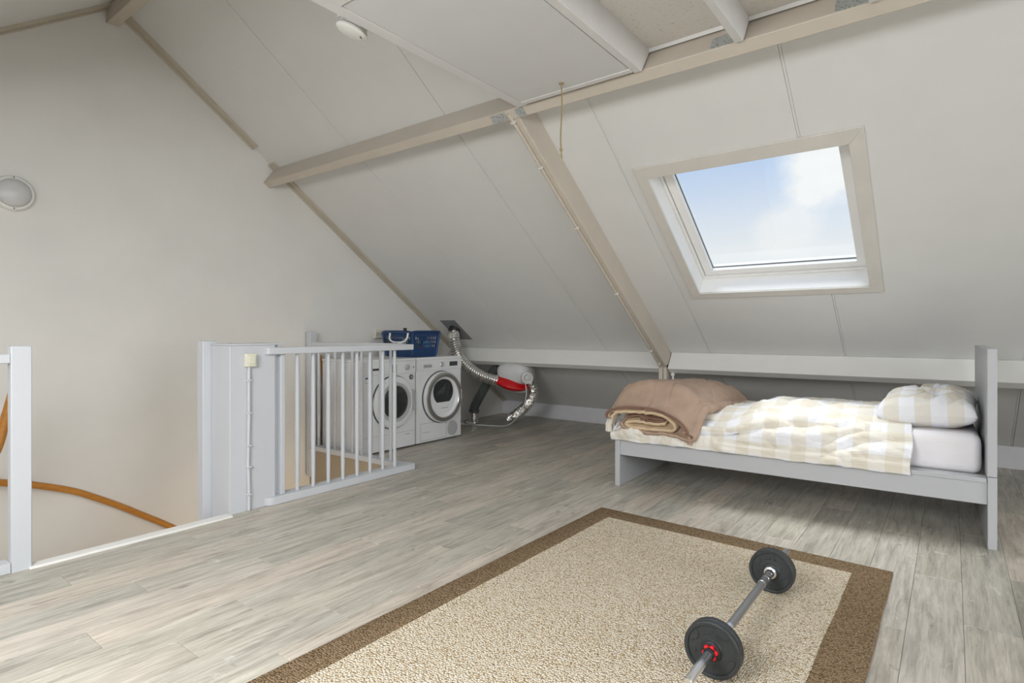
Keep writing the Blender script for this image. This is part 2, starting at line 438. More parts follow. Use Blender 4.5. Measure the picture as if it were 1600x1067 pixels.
# ================================================================ structure
HX0, HX1, HY0, HY1 = XG, -3.44, -1.3, 3.15      # stair opening
fl = MB()
fl.box(HX1, XW, YB, YE, -0.25, -0.004); fl.box(XG, HX1, HY1, YE, -0.25, -0.004); fl.box(XG, HX1, YB, HY0, -0.25, -0.004)
floor = fl.build('floor', 'backing', smooth=False); tag(floor, kind='structure')
PW, PL = 0.17, 1.22
pm = {}
x = -0.136 - PW * 28; k = 0
while x < 1.6:
    off = [0, 0.61, 0.3, 0.92, 0.15, 0.76][k % 6] + (k * 0.137) % 0.3
    y = -1.3 - off
    x0, x1 = max(x, XG), x + PW
    while y < YE and x1 > XG + 0.02:
        y0, y1 = y, min(y + PL, YE - 0.003)
        segs = [(max(x0, XG), x1, y0, y1)]
        if x0 < HX1 - 0.001 and y0 < HY1:
            segs = []
            if y1 > HY1: segs.append((x0, x1, HY1, y1))
            if x1 > HX1 + 0.004: segs.append((HX1, x1, y0, min(y1, HY1)))
        for a, b, c, d in segs:
            if b - a < 0.01 or d - c < 0.01 or d < -0.4: continue
            key = (round(b - a, 3), round(d - c, 3)); g = 0.0006
            if key not in pm:
                w, h = (b - a) / 2, (d - c) / 2; e = 0.0015
                m = MB().add([(-w + g, -h + g, -0.004), (w - g, -h + g, -0.004), (w - g, h - g, -0.004), (-w + g, h - g, -0.004),
                              (-w + g, -h + g, -e * .6), (w - g, -h + g, -e * .6), (w - g, h - g, -e * .6), (-w + g, h - g, -e * .6),
                              (-w + g + e, -h + g + e, 0), (w - g - e, -h + g + e, 0), (w - g - e, h - g - e, 0), (-w + g + e, h - g - e, 0)],
                             [(0, 1, 5, 4), (1, 2, 6, 5), (2, 3, 7, 6), (3, 0, 4, 7), (4, 5, 9, 8), (5, 6, 10, 9), (6, 7, 11, 10), (7, 4, 8, 11), (8, 9, 10, 11)])
                o = m.build('plank', 'vinyl_plank', None, smooth=False); pm[key] = o
            else:
                o = pm[key].copy(); sc.collection.objects.link(o)
            o.location = ((a + b) / 2, (c + d) / 2, 0); o.parent = floor
        y += PL
    x += PW; k += 1

# gable walls
def gable(x0, x1, z0, hole=None):
    return MB().prism([(YB, z0), (YE, z0), (YE, ZE), (YR, ZR + 0.0), (YB, ZE)], 'x', x0, x1)


tag(gable(XG - 0.12, XG, -2.9).build('wall_left', 'wall_paint', smooth=False), kind='structure')
tag(gable(XW, XW + 0.12, -0.25).build('wall_right', 'wall_paint', smooth=False), kind='structure')
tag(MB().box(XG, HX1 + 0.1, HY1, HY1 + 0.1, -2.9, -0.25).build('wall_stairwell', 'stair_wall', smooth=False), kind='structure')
tag(MB().box(HX1, HX1 + 0.1, HY0 - .1, HY1, -2.9, -0.25).build('wall_stairwell.001', 'wall_paint', smooth=False), kind='structure')
tag(MB().box(XG, HX1 + 0.1, HY0 - 0.1, HY0, -2.9, -0.25).build('wall_stairwell.002', 'wall_paint', smooth=False), kind='structure')
tag(MB().box(XG, HX1 + 0.1, HY0 - 0.1, HY1 + 0.1, -3.0, -2.9).build('floor_below', 'stair_wood', smooth=False), kind='structure')

# roof: deck + painted panels with recessed joints
SKX0, SKX1, SKU0, SKU1 = -1.545, -0.427, uy(4.402), uy(3.45)


def rects(x0, x1, u0, u1, holes):
    """rectangle minus holes (cells of the cut lines)"""
    xs = sorted({x0, x1, *[min(max(h[i], x0), x1) for h in holes for i in (0, 1)]})
    us = sorted({u0, u1, *[min(max(h[i], u0), u1) for h in holes for i in (2, 3)]})
    r = []
    for i in range(len(xs) - 1):
        col = []
        for j in range(len(us) - 1):
            cx, cu = (xs[i] + xs[i + 1]) / 2, (us[j] + us[j + 1]) / 2
            if any(h[0] < cx < h[1] and h[2] < cu < h[3] for h in holes): continue
            if col and abs(col[-1][3] - us[j]) < 1e-6: col[-1] = (xs[i], xs[i + 1], col[-1][2], us[j + 1])
            else: col.append((xs[i], xs[i + 1], us[j], us[j + 1]))
        r += col
    return r


fh = [(SKX0 - .0195, SKX1 + .0195, SKU0 - .0195, SKU1 + .0195)]
bh = [(a, b, (-1.3 - YB) / CT, (-0.2 - YB) / CT) for a, b in BSKY]
deck = MB(RM)
for a, b, c, d in rects(XG, XW, -0.25, UT + 0.08, fh): deck.box(a, b, c, d, -0.12, -0.018)
deck.M = RB
for a, b, c, d in rects(XG, XW, -0.25, UT + 0.08, bh): deck.box(a, b, c, d, -0.12, -0.018)
for i, (a, b, c, d) in enumerate(bh):
    wb = thing('window_%d' % (i + 2), (0, 0, 0), None, None); wb['kind'] = 'structure'  # made-up rear skylights, out of view, to go with the fill lights
    MB(RB).box(a - 0.06, b + 0.06, c - 0.06, d + 0.06, -0.019, 0.012).build('added_blind', 'trim_white', wb, bevel=0.003)  # solid unseen panel added to keep the sun out of the rear opening
ceil = deck.build('ceiling', 'knee_white', smooth=False); tag(ceil, kind='structure')
SEAMS = [XG, -3.735, -2.70, -1.685, -0.65, 0.38, 1.41, 2.44, 3.47, XW]
for M_, hs in ((RM, fh), (RB, bh)):
    for i in range(len(SEAMS) - 1):
        a0 = SEAMS[i] + (0.008 if i else 0); a1 = SEAMS[i + 1] - (0.008 if i < len(SEAMS) - 2 else 0)
        hh = [h for h in hs if h[0] < a1 and h[1] > a0]
        m = MB(M_)
        for a, b, c, d in rects(a0, a1, 0.0, UT, hh): m.box(a, b, c, d, -0.018, 0)
        m.build('roof_panel', 'panel_paint', ceil, smooth=False)
        if 0 < i:
            s_ = MB(M_)
            for a, b, c, d in rects(SEAMS[i] - 0.0065, SEAMS[i] + 0.0065, 0.0, UT, [h for h in hs if h[0] < SEAMS[i] < h[1]]): s_.box(a, b, c, d, -0.0178, -0.0025)
            s_.build('joint_strip', 'panel_paint', ceil, smooth=False)

# skirting under the slope, gable battens
tag(MB().box(XG, XW, YE - 0.018, YE + 0.1, 0, ZE).build('baseboard_front', 'base_white', bevel=0.003), kind='structure')
tag(MB().box(XG, XW, YB - 0.1, YB + 0.018, 0, ZE).build('baseboard_rear', 'base_white', bevel=0.003), kind='structure')
for i, (a, b) in enumerate(((0.0, uy(2.745)), (uy(2.6), UT - 0.03))):
    m = MB(RM).box(XG, XG + 0.085, a, b, 0, 0.016).box(XG, XG + 0.032, a, b, 0.016, 0.024)
    tag(m.build('trim_%d' % (i + 1), 'batten_beige', bevel=0.002), kind='structure')
tag(MB(RB).box(XG, XG + 0.085, 0, UT - 0.03, 0, 0.016).box(XG, XG + 0.032, 0, UT - 0.03, 0.016, 0.024).build('trim_3', 'batten_beige', bevel=0.002), kind='structure')
# white nosing along the stair opening
tag(MB().box(-3.452, -3.382, 0.755, 1.70, -0.06, 0.010).build('trim_4', 'trim_white', bevel=0.003), kind='structure')
tag(MB().box(-3.452, -3.442, HY0, HY1, -0.25, -0.002).build('trim_5', 'trim_white', smooth=False), kind='structure')
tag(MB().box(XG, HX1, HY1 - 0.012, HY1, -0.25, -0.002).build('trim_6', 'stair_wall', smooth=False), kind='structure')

# ---- timber
t = thing('ridge_beam', (XG, 1.54, 3.31), 'beige ridge beam at the top of the roof, its end against the gable wall at upper left', 'beam')
MB().box(XG, XW, 1.503, 1.577, 3.313, ZR - 0.03).build('timber', 'beam_beige', t, bevel=0.004)
uP = uy(2.793); PT = 0.0665  # purlin thickness along the slope
t = thing('purlin', (XG, 2.7, 2.4), 'long beige purlin halfway up the sloping ceiling above the washing machines and skylight', 'beam')
MB(RM).box(XG + 0.0, XW, uP - PT, uP, 0.0, 0.178).build('timber', 'beam_beige', t, bevel=0.004)


def nail_plate(par, x0, x1, n0, n1, skew=0.0):
    m = MB(RM); m.add([(x0, uP + 0.0005, n0), (x1, uP + 0.0005, n0), (x1, uP + 0.0005, n1), (x0 + skew, uP + 0.0005, n1),
                       (x0, uP + 0.003, n0), (x1, uP + 0.003, n0), (x1, uP + 0.003, n1), (x0 + skew, uP + 0.003, n1)],
                      [(0, 1, 2, 3), (4, 5, 6, 7), (0, 1, 5, 4), (1, 2, 6, 5), (2, 3, 7, 6), (3, 0, 4, 7)])
    return tag(m.build('nail_plate', 'galvanised', par, smooth=False), 'grey galvanised nail plate')


nail_plate(t, -0.90, -0.755, 0.085, 0.172, 0.0)
nail_plate(t, -0.385, -0.26, 0.085, 0.172, 0.0)
MB(RM).box(-2.235, -2.125, uP - PT * .9, uP - PT * 0.1, 0.1785, 0.1805).build('nail_plate', 'galvanised', t, smooth=False)
MB(RM).box(-2.045, -1.985, uP - PT * .95, uP - PT * 0.1, 0.1785, 0.1805).build('nail_plate', 'galvanised', t, smooth=False)
t2 = thing('purlin', (XG, 2 * YR - 2.7, 2.4), 'beige purlin on the far side of the roof, opposite the skylight side', 'beam')
MB(RB).box(XG, XW, uP - PT, uP, 0.0, 0.178).build('timber', 'beam_beige', t2, bevel=0.004)
# knee purlins (box shaped, either side of the rafter)
uK = uy(5.085)
for a, b, lab in ((XG, -2.125, 'white low knee beam under the sloping ceiling behind the washing machines'),
                  (-2.045, XW, 'white low knee beam under the sloping ceiling behind the bed')):
    t = thing('knee_beam', (a, 5.0, 0.8), lab, 'beam')
    MB(RM).box(a, b, uK - 0.074, uK, 0.0, 0.178).build('timber', 'knee_white', t, bevel=0.004)
# rafter with its conduit and foot post
t = thing('rafter', (-2.085, 4.97, 0), 'beige rafter running down the sloping ceiling to the floor at the foot of the bed', 'beam')
RX0, RX1 = -2.121, -2.05
m = MB(RM).box(RX0, RX1, uy(5.16), uP - PT, 0.0, 0.172)
m.build('timber', 'beam_beige', t, bevel=0.004)
MB().box(RX0, -2.086, 4.965, 5.03, 0, 0.80).build('post', 'beam_beige', t, bevel=0.003)
MB().box(-2.082, RX1, 4.975, 5.04, 0, 0.80).build('post', 'beam_beige', t, bevel=0.003)
MB(RM).cyl((-2.098, uy(5.06), 0.181), (-2.098, uP - 0.02, 0.181), 0.0095, 12).build('conduit', 'beam_beige', t)
for u in (uy(5.02), uy(4.85), uy(4.2), uy(3.6), uy(3.15), uy(2.86)):
    MB(RM).box(-2.113, -2.083, u - 0.008, u + 0.008, 0.1725, 0.194).build('conduit_clip', 'architrave', t, bevel=0.003)
t = thing('conduit_pipe', (-2.02, 5.03, 0), 'thin white conduit pipe standing right of the rafter foot behind the folded comforter', 'pipe')
MB().cyl((-2.015, 5.04, 0), (-2.015, 5.04, 0.755), 0.009, 12).build('pipe', 'plastic_white', t)
MB().box(-2.03, -2.0, 5.03, 5.05, 0.70, 0.72).build('pipe_clip', 'plastic_white', t)

# ---- collar joists, hatch and loft boards
JZ0, JZ1 = 2.402, 2.549


def yslope(z, n=0.178):   # y of the purlin's upper face at height z
    return 2.684 + (z - 2.416) * ST / CT


def joist(x0, x1, label, z0=JZ0, z1=JZ1, mat='joist_white'):
    t = thing('ceiling_joist', ((x0 + x1) / 2, 1.54, z0), label, 'joist', 'white ceiling joists')
    ya, yb = yslope(z0), yslope(z1)
    MB().prism([(ya, z0), (yb, z1), (2 * YR - yb, z1), (2 * YR - ya, z0)], 'x', x0, x1).build('timber', mat, t, bevel=0.003)
    return t


joist(-2.005, -1.945, 'white ceiling joist forming the left edge of the attic hatch')
joist(-1.272, -1.230, 'white ceiling joist along the right side of the attic hatch')
joist(-0.779, -0.742, 'white ceiling joist over the skylight, next after the hatch side')
joist(-0.262, -0.225, 'white ceiling joist at the top edge above the skylight, third from the hatch')
joist(0.27, 0.307, 'white ceiling joist at the right, fourth from the hatch')
for a, b, lab in ((-1.230, -0.779, 'speckled off-white chipboard between the hatch joist and the next joist'),
                  (-0.742, -0.262, 'speckled off-white chipboard between the two joists over the skylight'),
                  (-0.225, 0.27, 'speckled off-white chipboard between the third and fourth joists')):
    y1 = yslope(JZ1 - 0.004)
    t = thing('loft_board', ((a + b) / 2, 1.54, 2.545), lab, 'board', 'chipboard panels between the joists')
    MB().box(a, b, 2 * YR - y1, y1, 2.545, 2.563).build('board', 'chipboard', t, smooth=False)
    MB().prism([(yslope(2.528) - 0.012, 2.544), (yslope(2.528) - .002, 2.528), (yslope(2.544), 2.544)], 'x', a, b).build('lath', 'joist_white', t)
t = thing('attic_hatch', (-1.61, 2.0, 2.40), 'flat white attic hatch panel with a thin brown gap around it', 'hatch')
MB().box(-1.941, -1.276, 1.416, 2.618, 2.403, 2.422).build('hatch_panel', 'hatch_white', t, bevel=0.002)
f = MB().box(-1.945, -1.931, 1.40, 2.67, 2.416, 2.43).box(-1.29, -1.272, 1.40, 2.67, 2.416, 2.43).box(-1.94, -1.28, 2.61, 2.625, 2.416, 2.43).box(-1.94, -1.28, 1.405, 1.43, 2.416, 2.43)
tag(f.build('gap_seal', 'groove_brown', t, smooth=False), 'thin brown gap')
MB().box(-1.945, -1.272, 2.621, 2.660, 2.400, 2.424).build('frame_rail', 'joist_white', t, bevel=0.002)
MB().box(-1.945, -1.272, 1.30, 1.41, 2.400, 2.424).build('frame_rail', 'joist_white', t, bevel=0.002)
t = thing('trim_7', (-1.61, 0.85, 2.40), None, None); t['kind'] = 'structure'
MB().box(-1.945, -1.272, 0.41, 1.298, 2.408, 2.424).build('panel', 'hatch_white', t, bevel=0.002)
MB().box(-1.92, -1.90, 0.45, 1.26, 2.400, 2.410).build('bead', 'joist_white', t, bevel=0.002)
# pull cord
t = thing('pull_cord', (-1.628, 2.552, 2.0), 'twisted natural rope pull cord hanging from the attic hatch', 'rope')
MB().lathe([(0.0, 0), (0.013, 0.001), (0.014, 0.004), (0.006, 0.009), (0.0, 0.009)], (-1.628, 2.552, 2.404), (0, 0, -1), 16).build('cord_rose', 'rope', t)
st = MB()
for q in range(3):
    st.tube([(-1.628 + 0.0022 * math.cos(k * .9 + q * 2.094) + 0.004 * math.sin(k * .05), 2.552 + 0.0022 * math.sin(k * .9 + q * 2.094), 2.397 - k * 0.003) for k in range(114)], 0.0022, 6)
st.build('cord', 'rope', t)
MB().lathe([(0, 0), (0.007, .004), (0.009, .011), (0.007, .018), (0, .022)], (-1.63, 2.552, 2.065), (0, 0, -1), 10).build('knot', 'rope', t)
MB().tube([(-1.63, 2.552, 2.045), (-1.628, 2.552, 2.025), (-1.623, 2.552, 2.008)], [0.004, 0.005, 0.003], 8).build('tassel', 'rope', t)

# ---- skylight
w = thing('window_1', (-0.99, 3.9, 1.75), None, None); w['kind'] = 'structure'
AX0, AX1, AU0, AU1 = -1.612, -0.352, uy(4.450), uy(3.374)
def miter(M_, x0, x1, u0, u1, X0, X1, U0, U1, n0, n1, side):
    q = {'b': [(X0, U0), (X1, U0), (x1, u0), (x0, u0)], 't': [(X1, U1), (X0, U1), (x0, u1), (x1, u1)],
         'l': [(X0, U1), (X0, U0), (x0, u0), (x0, u1)], 'r': [(X1, U0), (X1, U1), (x1, u1), (x1, u0)]}[side]
    return MB(M_).prism(q, 'z', n0, n1)
for sd in 'btlr':
    miter(RM, SKX0, SKX1, SKU0, SKU1, AX0, AX1, AU0, AU1, 0.0, 0.013, sd).build('architrave', 'architrave', w, bevel=0.002)
# lining boards of the reveal
g = 0.012
MB(RM).box(SKX0 - .02, SKX1 + .02, SKU0 - .02, SKU0, -0.20, -0.001).build('lining', 'trim_white', w, smooth=False)
MB(RM).box(SKX0 - .02, SKX1 + .02, SKU1, SKU1 + .02, -0.20, -0.001).build('lining', 'trim_white', w, smooth=False)
MB(RM).box(SKX0 - .02, SKX0, SKU0, SKU1, -0.20, -0.001).build('lining', 'trim_white', w, smooth=False)
MB(RM).box(SKX1, SKX1 + .02, SKU0, SKU1, -0.20, -0.001).build('lining', 'trim_white', w, smooth=False)
# fixed frame
fr = MB(RM)
a = 0.018
fx0, fx1, fu0, fu1 = SKX0, SKX1, SKU0, SKU1
for (p0, p1, q0, q1) in ((fx0, fx1, fu0, fu0 + a), (fx0, fx1, fu1 - a, fu1), (fx0, fx0 + a, fu0 + a, fu1 - a), (fx1 - a, fx1, fu0 + a, fu1 - a)):
    fr.box(p0, p1, q0, q1, -0.22, -0.135)
fr.build('frame', 'trim_white', w, bevel=0.003)
b_ = 0.022
for (p0, p1, q0, q1) in ((fx0 + b_, fx1 - b_, fu0 + b_, fu0 + .075), (fx0 + b_, fx1 - b_, fu1 - .075, fu1 - b_), (fx0 + b_, fx0 + .085, fu0 + .075, fu1 - .075), (fx1 - .075, fx1 - b_, fu0 + .075, fu1 - .075)):
    s_ = MB(RM).box(p0, p1, q0, q1, -0.215, -0.150); s_.build('sash', 'trim_white', w, bevel=0.005)
MB(RM).box(fx0 + .085, fx1 - .075, fu0 + .075, fu1 - .075, -0.190, -0.187).build('glass_pane', 'pane_glass', w, smooth=False)
sl = MB(RM)
e = 0.004
for (p0, p1, q0, q1) in ((fx0 + .085, fx1 - .075, fu0 + .075, fu0 + .075 + e), (fx0 + .085, fx1 - .075, fu1 - .075 - e, fu1 - .075), (fx0 + .085, fx0 + .085 + e, fu0 + .075, fu1 - .075), (fx1 - .075 - e, fx1 - .075, fu0 + .075, fu1 - .075)):
    sl.box(p0, p1, q0, q1, -0.187, -0.180)
sl.build('glazing_seal', 'dark_line', w, smooth=False)

# ================================================================ lamp, smoke alarm, sockets
t = thing('wall_lamp', (XG, 0.985, 1.99), 'round frosted white bulkhead lamp on the gable wall at the left edge', 'lamp')
MB().lathe([(0.112, 0), (0.112, 0.028), (0.104, 0.042), (0.094, 0.046), (0.088, 0.038)], (XG, 0.985, 1.99), (1, 0, 0), 40).build('lamp_ring', 'plastic_white', t)
MB().lathe([(0.089, 0.036), (0.088, 0.048), (0.075, 0.064), (0.05, 0.076), (0.02, 0.081), (0, 0.082)], (XG, 0.985, 1.99), (1, 0, 0), 40).build('lamp_glass', 'lamp_glass', t)
for a in (-0.0, PI):
    MB().cyl((XG + .04, 0.985 + 0.1 * math.sin(a), 1.99 + 0.1 * math.cos(a)), (XG + .047, 0.985 + 0.1 * math.sin(a), 1.99 + 0.1 * math.cos(a)), 0.004, 8).build('screw', 'dark_line', t)
t = thing('smoke_alarm', (-2.1, 1.57, 2.45), 'round white smoke alarm hanging beside the left edge of the attic hatch', 'smoke alarm')
SAc = Vector((-2.11, 1.60, 2.462)); SN = Vector((-0.27, -0.21, -0.94)).normalized()
MB().box(-2.15, -2.005, 1.54, 1.61, 2.485, 2.53).build('mount_block', 'plastic_white', t, bevel=0.003)
MB().lathe([(0.062, 0), (0.062, 0.010)], SAc, SN, 32).build('base_plate', 'plastic_white', t)
for h in (0.010, 0.018):
    MB().lathe([(0.062, h), (0.062, h + 0.004)], SAc, SN, 32).build('vent_slot', 'dark_line', t)
    MB().lathe([(0.067, h + 0.004), (0.068, h + 0.008)], SAc, SN, 32).build('vent_ring', 'plastic_white', t)
MB().lathe([(0.068, 0.026), (0.070, 0.031), (0.064, 0.037), (0.050, 0.041), (0, 0.043)], SAc, SN, 40).build('cover', 'plastic_white', t)
for q in range(4):
    c = SAc + SN * 0.040 + Vector((0.794, 0.608, -0.36)).normalized() * 0.048 + Vector((0.6, -0.8, 0)) * (q - 1.5) * 0.005
    MB().cyl(c, c + SN * 0.004, 0.0025, 6).build('sound_hole', 'dark_line', t)
t = thing('double_socket', (XG, 3.955, 1.05), 'cream double wall socket on the gable wall above the left washing machine', 'socket')
MB().box(XG, XG + 0.035, 3.905, 4.005, 1.03, 1.12).build('socket_plate', 'cream', t, bevel=0.004)
for y in (3.932, 3.98):
    MB().lathe([(0.019, 0.0355), (0.019, 0.038), (0.015, 0.037), (0, 0.030)], (XG, y, 1.075), (1, 0, 0), 20).build('socket_well', 'appliance_grey', t)

# ================================================================ stair opening: boxed pillar, rails, posts
t = thing('boxed_pillar', (-3.55, 1.86, 0), 'light grey painted boxed pillar beside the stair opening, carrying a cream switch box', 'pillar')
MB().box(-3.666, -3.44, 1.708, 2.0, -0.25, 1.015).build('casing', 'rail_paint', t, bevel=0.003)
MB().box(-3.672, -3.434, 1.702, 2.06, 1.015, 1.026).build('cap', 'rail_paint', t, bevel=0.002)
MB().box(-3.60, -3.47, 2.0, 2.035, -0.25, 1.015).build('filler', 'rail_paint', t, bevel=0.002)
t = thing('newel_post', (-3.70, 1.69, 0), 'grey painted newel post standing behind the boxed pillar at the stair opening', 'post')
MB().box(-3.745, -3.668, 1.655, 1.74, -0.25, 1.042).build('shaft', 'rail_paint', t, bevel=0.004)
t = thing('switch_box', (-3.44, 1.82, 0.92), 'cream surface switch box with conduit on the front of the boxed pillar', 'switch')
MB().box(-3.4395, -3.405, 1.792, 1.858, 0.885, 0.965).build('box', 'cream', t, bevel=0.004)
MB().box(-3.405, -3.398, 1.806, 1.846, 0.90, 0.95).build('rocker', 'cream', t, bevel=0.002)
MB().tube([(-3.428, 1.820, 0.89), (-3.428, 1.820, 0.55), (-3.430, 1.816, 0.30), (-3.428, 1.820, 0.15), (-3.428, 1.820, 0.003)], 0.0095, 12).build('conduit', 'rail_paint', t)
for z in (0.80, 0.60, 0.40, 0.27, 0.10):
    MB().box(-3.4395, -3.416, 1.806, 1.834, z - 0.006, z + 0.006).build('conduit_clip', 'rail_paint', t, bevel=0.002)


def rounded_bar(x0, x1, y0, y1, z0, z1, r, left=True):
    P = []
    n = 6
    P += [(x1 - r + r * math.cos(a), y0 + r - r * math.sin(a)) for a in [k * PI / 2 / n for k in range(n + 1)]][::-1] if False else []
    pts = [(x0, y0), (x1 - r, y0)] + [(x1 - r + r * math.sin(k * PI / 2 / n), y0 + r - r * math.cos(k * PI / 2 / n)) for k in range(1, n + 1)] + [(x1, y1), (x0, y1)]
    return MB().prism(pts, 'z', z0, z1)


t = thing('stair_railing', (-3.45, 2.5, 0), 'light grey railing with nine round balusters right of the boxed pillar', 'railing')
rounded_bar(-3.495, -3.41, 1.93, 3.165, 0.955, 0.999, 0.02).build('top_rail', 'rail_paint', t, bevel=0.004)
rounded_bar(-3.51, -3.405, 1.925, 3.175, 0.0, 0.050, 0.05).build('bottom_rail', 'rail_paint', t, bevel=0.004)
for i, y in enumerate([2.055, 2.165, 2.285, 2.405, 2.525, 2.648, 2.766, 2.886, 3.005]):
    if i == 0:
        MB().box(-3.475, -3.435, y - 0.02, y + 0.012, 0.05, 0.955).build('half_post', 'rail_paint', t, bevel=0.004)
    else:
        pr = [(0.0115, 0), (0.0135, 0.1), (0.0150, 0.30), (0.0155, 0.45), (0.0150, 0.6), (0.0135, 0.8), (0.0115, 0.905)]
        MB().lathe(pr, (-3.455, y, 0.05), (0, 0, 1), 14).build('baluster', 'rail_paint', t)
t = thing('stair_railing', (-4.1, 3.15, 0), 'light grey railing of round balusters along the back of the stair opening', 'railing')
MB().box(-4.75, -3.50, 3.105, 3.165, 0.962, 1.004).build('top_rail', 'rail_paint', t, bevel=0.004)
MB().box(-4.75, -3.51, 3.10, 3.175, 0.0, 0.045).build('bottom_rail', 'rail_paint', t, bevel=0.004)
MB().box(-4.80, -4.735, 3.10, 3.17, -0.25, 1.10).build('end_post', 'rail_paint', t, bevel=0.004)
for k in range(9):
    x = -4.655 + k * 0.125
    MB().lathe([(0.0115, 0), (0.0135, 0.1), (0.0150, 0.30), (0.0155, 0.45), (0.0150, 0.6), (0.0135, 0.8), (0.0115, 0.917)], (x, 3.137, 0.045), (0, 0, 1), 12).build('baluster', 'rail_paint', t)
t = thing('stair_railing', (-3.43, 0.72, 0), 'light grey railing with a square newel post at the left edge of the picture', 'railing')
MB().box(-3.458, -3.40, 0.69, 0.766, -0.03, 1.033).build('newel', 'rail_paint', t, bevel=0.004)
MB().box(-3.462, -3.405, -1.0, 0.69, 0.955, 0.998).build('top_rail', 'rail_paint', t, bevel=0.004)
MB().box(-3.475, -3.395, -1.0, 0.69, 0.0, 0.048).build('bottom_rail', 'rail_paint', t, bevel=0.004)
for k in range(12):
    y = 0.56 - k * 0.125
    MB().lathe([(0.0115, 0), (0.0135, 0.1), (0.0155, 0.45), (0.0135, 0.8), (0.0115, 0.907)], (-3.433, y, 0.048), (0, 0, 1), 12).build('baluster', 'rail_paint', t)
# curved honey wood handrail of the winding stair
t = thing('handrail', (-4.75, 1.2, 0.0), 'curved honey-coloured wooden handrail on the gable wall down in the stair opening', 'handrail')
pts = spline([(-4.745, 2.75, -1.05), (-4.75, 2.3, -0.70), (-4.75, 1.911, -0.398), (-4.75, 1.722, -0.263), (-4.75, 1.568, -0.155), (-4.75, 1.422, -0.062), (-4.75, 1.284, 0.018),
              (-4.745, 1.078, 0.102), (-4.72, 0.924, 0.152), (-4.66, 0.80, 0.20), (-4.50, 0.69, 0.27), (-4.30, 0.66, 0.36)], 8)
MB().tube(pts, 0.022, 14).build('rail', 'honey_wood', t)
for p in ((-4.75, 2.2, -0.62),):
    MB().tube([(XG, p[1], p[2] - 0.06), (p[0], p[1], p[2] - 0.055), (p[0], p[1], p[2] - 0.01)], 0.006, 8).build('bracket', 'satin_metal', t)
t = thing('handrail', (-4.2, 0.82, 0.6), 'steep honey-coloured wooden handrail seen behind the left newel post', 'handrail')
MB().tube(spline([(-4.22, 0.74, 0.30), (-4.20, 0.795, 0.46), (-4.20, 0.82, 0.57), (-4.20, 0.845, 0.68), (-4.20, 0.87, 0.79)], 6), 0.024, 14).build('rail', 'honey_wood', t)
MB().tube([(XG, 0.70, 0.63), (-4.2, 0.83, 0.612)], 0.008, 8).build('bracket', 'satin_metal', t)
t = thing('handrail', (-4.78, 3.24, 0.6), 'short honey-coloured wooden rail end behind the back railing next to the gable wall', 'handrail')
MB().tube(spline([(-4.785, 3.245, 0.875), (-4.785, 3.262, 0.74), (-4.785, 3.275, 0.60), (-4.785, 3.28, 0.48), (-4.785, 3.28, 0.05)], 6), [0.008 + 0.006 * min(1, k / 10) for k in range(25)], 10).build('rail', 'honey_wood', t)

# ================================================================ washing machine and dryer
FX = -4.10


def appliance(name, y0, y1, label):
    t = thing(name, (FX - 0.3, (y0 + y1) / 2, 0), label, 'appliance')
    MB().box(FX - 0.59, FX - 0.005, y0, y1, 0.012, 0.822).build('body', 'appliance', t, bevel=0.006)
    MB().box(FX - 0.595, FX + 0.002, y0 - 0.002, y1 + 0.002, 0.822, 0.846).build('top_panel', 'appliance', t, bevel=0.005)
    for yy in (y0 + 0.06, y1 - 0.06):
        for xx in (FX - 0.54, FX - 0.06): MB().cyl((xx, yy, 0), (xx, yy, 0.02), 0.02, 12).build('foot', 'rubber_black', t)
    return t


def disc(t, name, mat, y, z, prof, n=48):
    return MB().lathe(prof, (FX, y, z), (1, 0, 0), n, cap=False).build(name, mat, t, angle=30)


dr = appliance('tumble_dryer', 3.845, 4.478, 'white tumble dryer with chrome-ringed round door, the right-hand machine')
cp = MB().box(FX - 0.006, FX + 0.004, 3.849, 4.474, 0.716, 0.822).build('control_panel', 'appliance', dr, bevel=0.003)
MB().box(FX + 0.0042, FX + 0.007, 4.294, 4.410, 0.749, 0.793).build('display', 'button_dark', dr, bevel=0.001)
disc(dr, 'dial', 'chrome', 4.176, 0.770, [(0.028, 0.004), (0.027, 0.016), (0.024, 0.018), (0, 0.018)], 32)
disc(dr, 'dial_cap', 'appliance_grey', 4.176, 0.770, [(0.018, 0.018), (0.017, 0.026), (0, 0.026)], 24)
for k in range(6):
    MB().cyl((FX + 0.003, 4.225 + 0.001 * k, 0.745 + 0.010 * k), (FX + 0.006, 4.225, 0.745 + 0.010 * k), 0.002, 8).build('indicator', 'print_grey', dr)
MB().box(FX + 0.0035, FX + 0.0055, 3.93, 4.043, 0.743, 0.776).build('drawer_grip', 'appliance_grey', dr, bevel=0.001)
MB().box(FX + 0.005, FX + 0.0065, 3.935, 4.04, 0.752, 0.767).build('drawer_slot', 'print_grey', dr, smooth=False)
DY, DZ = 4.178, 0.443
disc(dr, 'door_seal', 'dark_line', DY, DZ, [(0.262, -0.004), (0.262, 0.004), (0.25, 0.006)], 64)
disc(dr, 'door', 'appliance', DY, DZ, [(0.254, 0.0), (0.256, 0.03), (0.250, 0.044), (0.236, 0.050)], 64)
disc(dr, 'door_ring', 'satin_metal', DY, DZ, [(0.2485, 0.0455), (0.244, 0.056), (0.225, 0.060), (0.206, 0.058), (0.200, 0.048)], 64)
disc(dr, 'door_bowl', 'appliance', DY, DZ, [(0.204, 0.050), (0.190, 0.044), (0.175, 0.030), (0.0, 0.028)], 64)
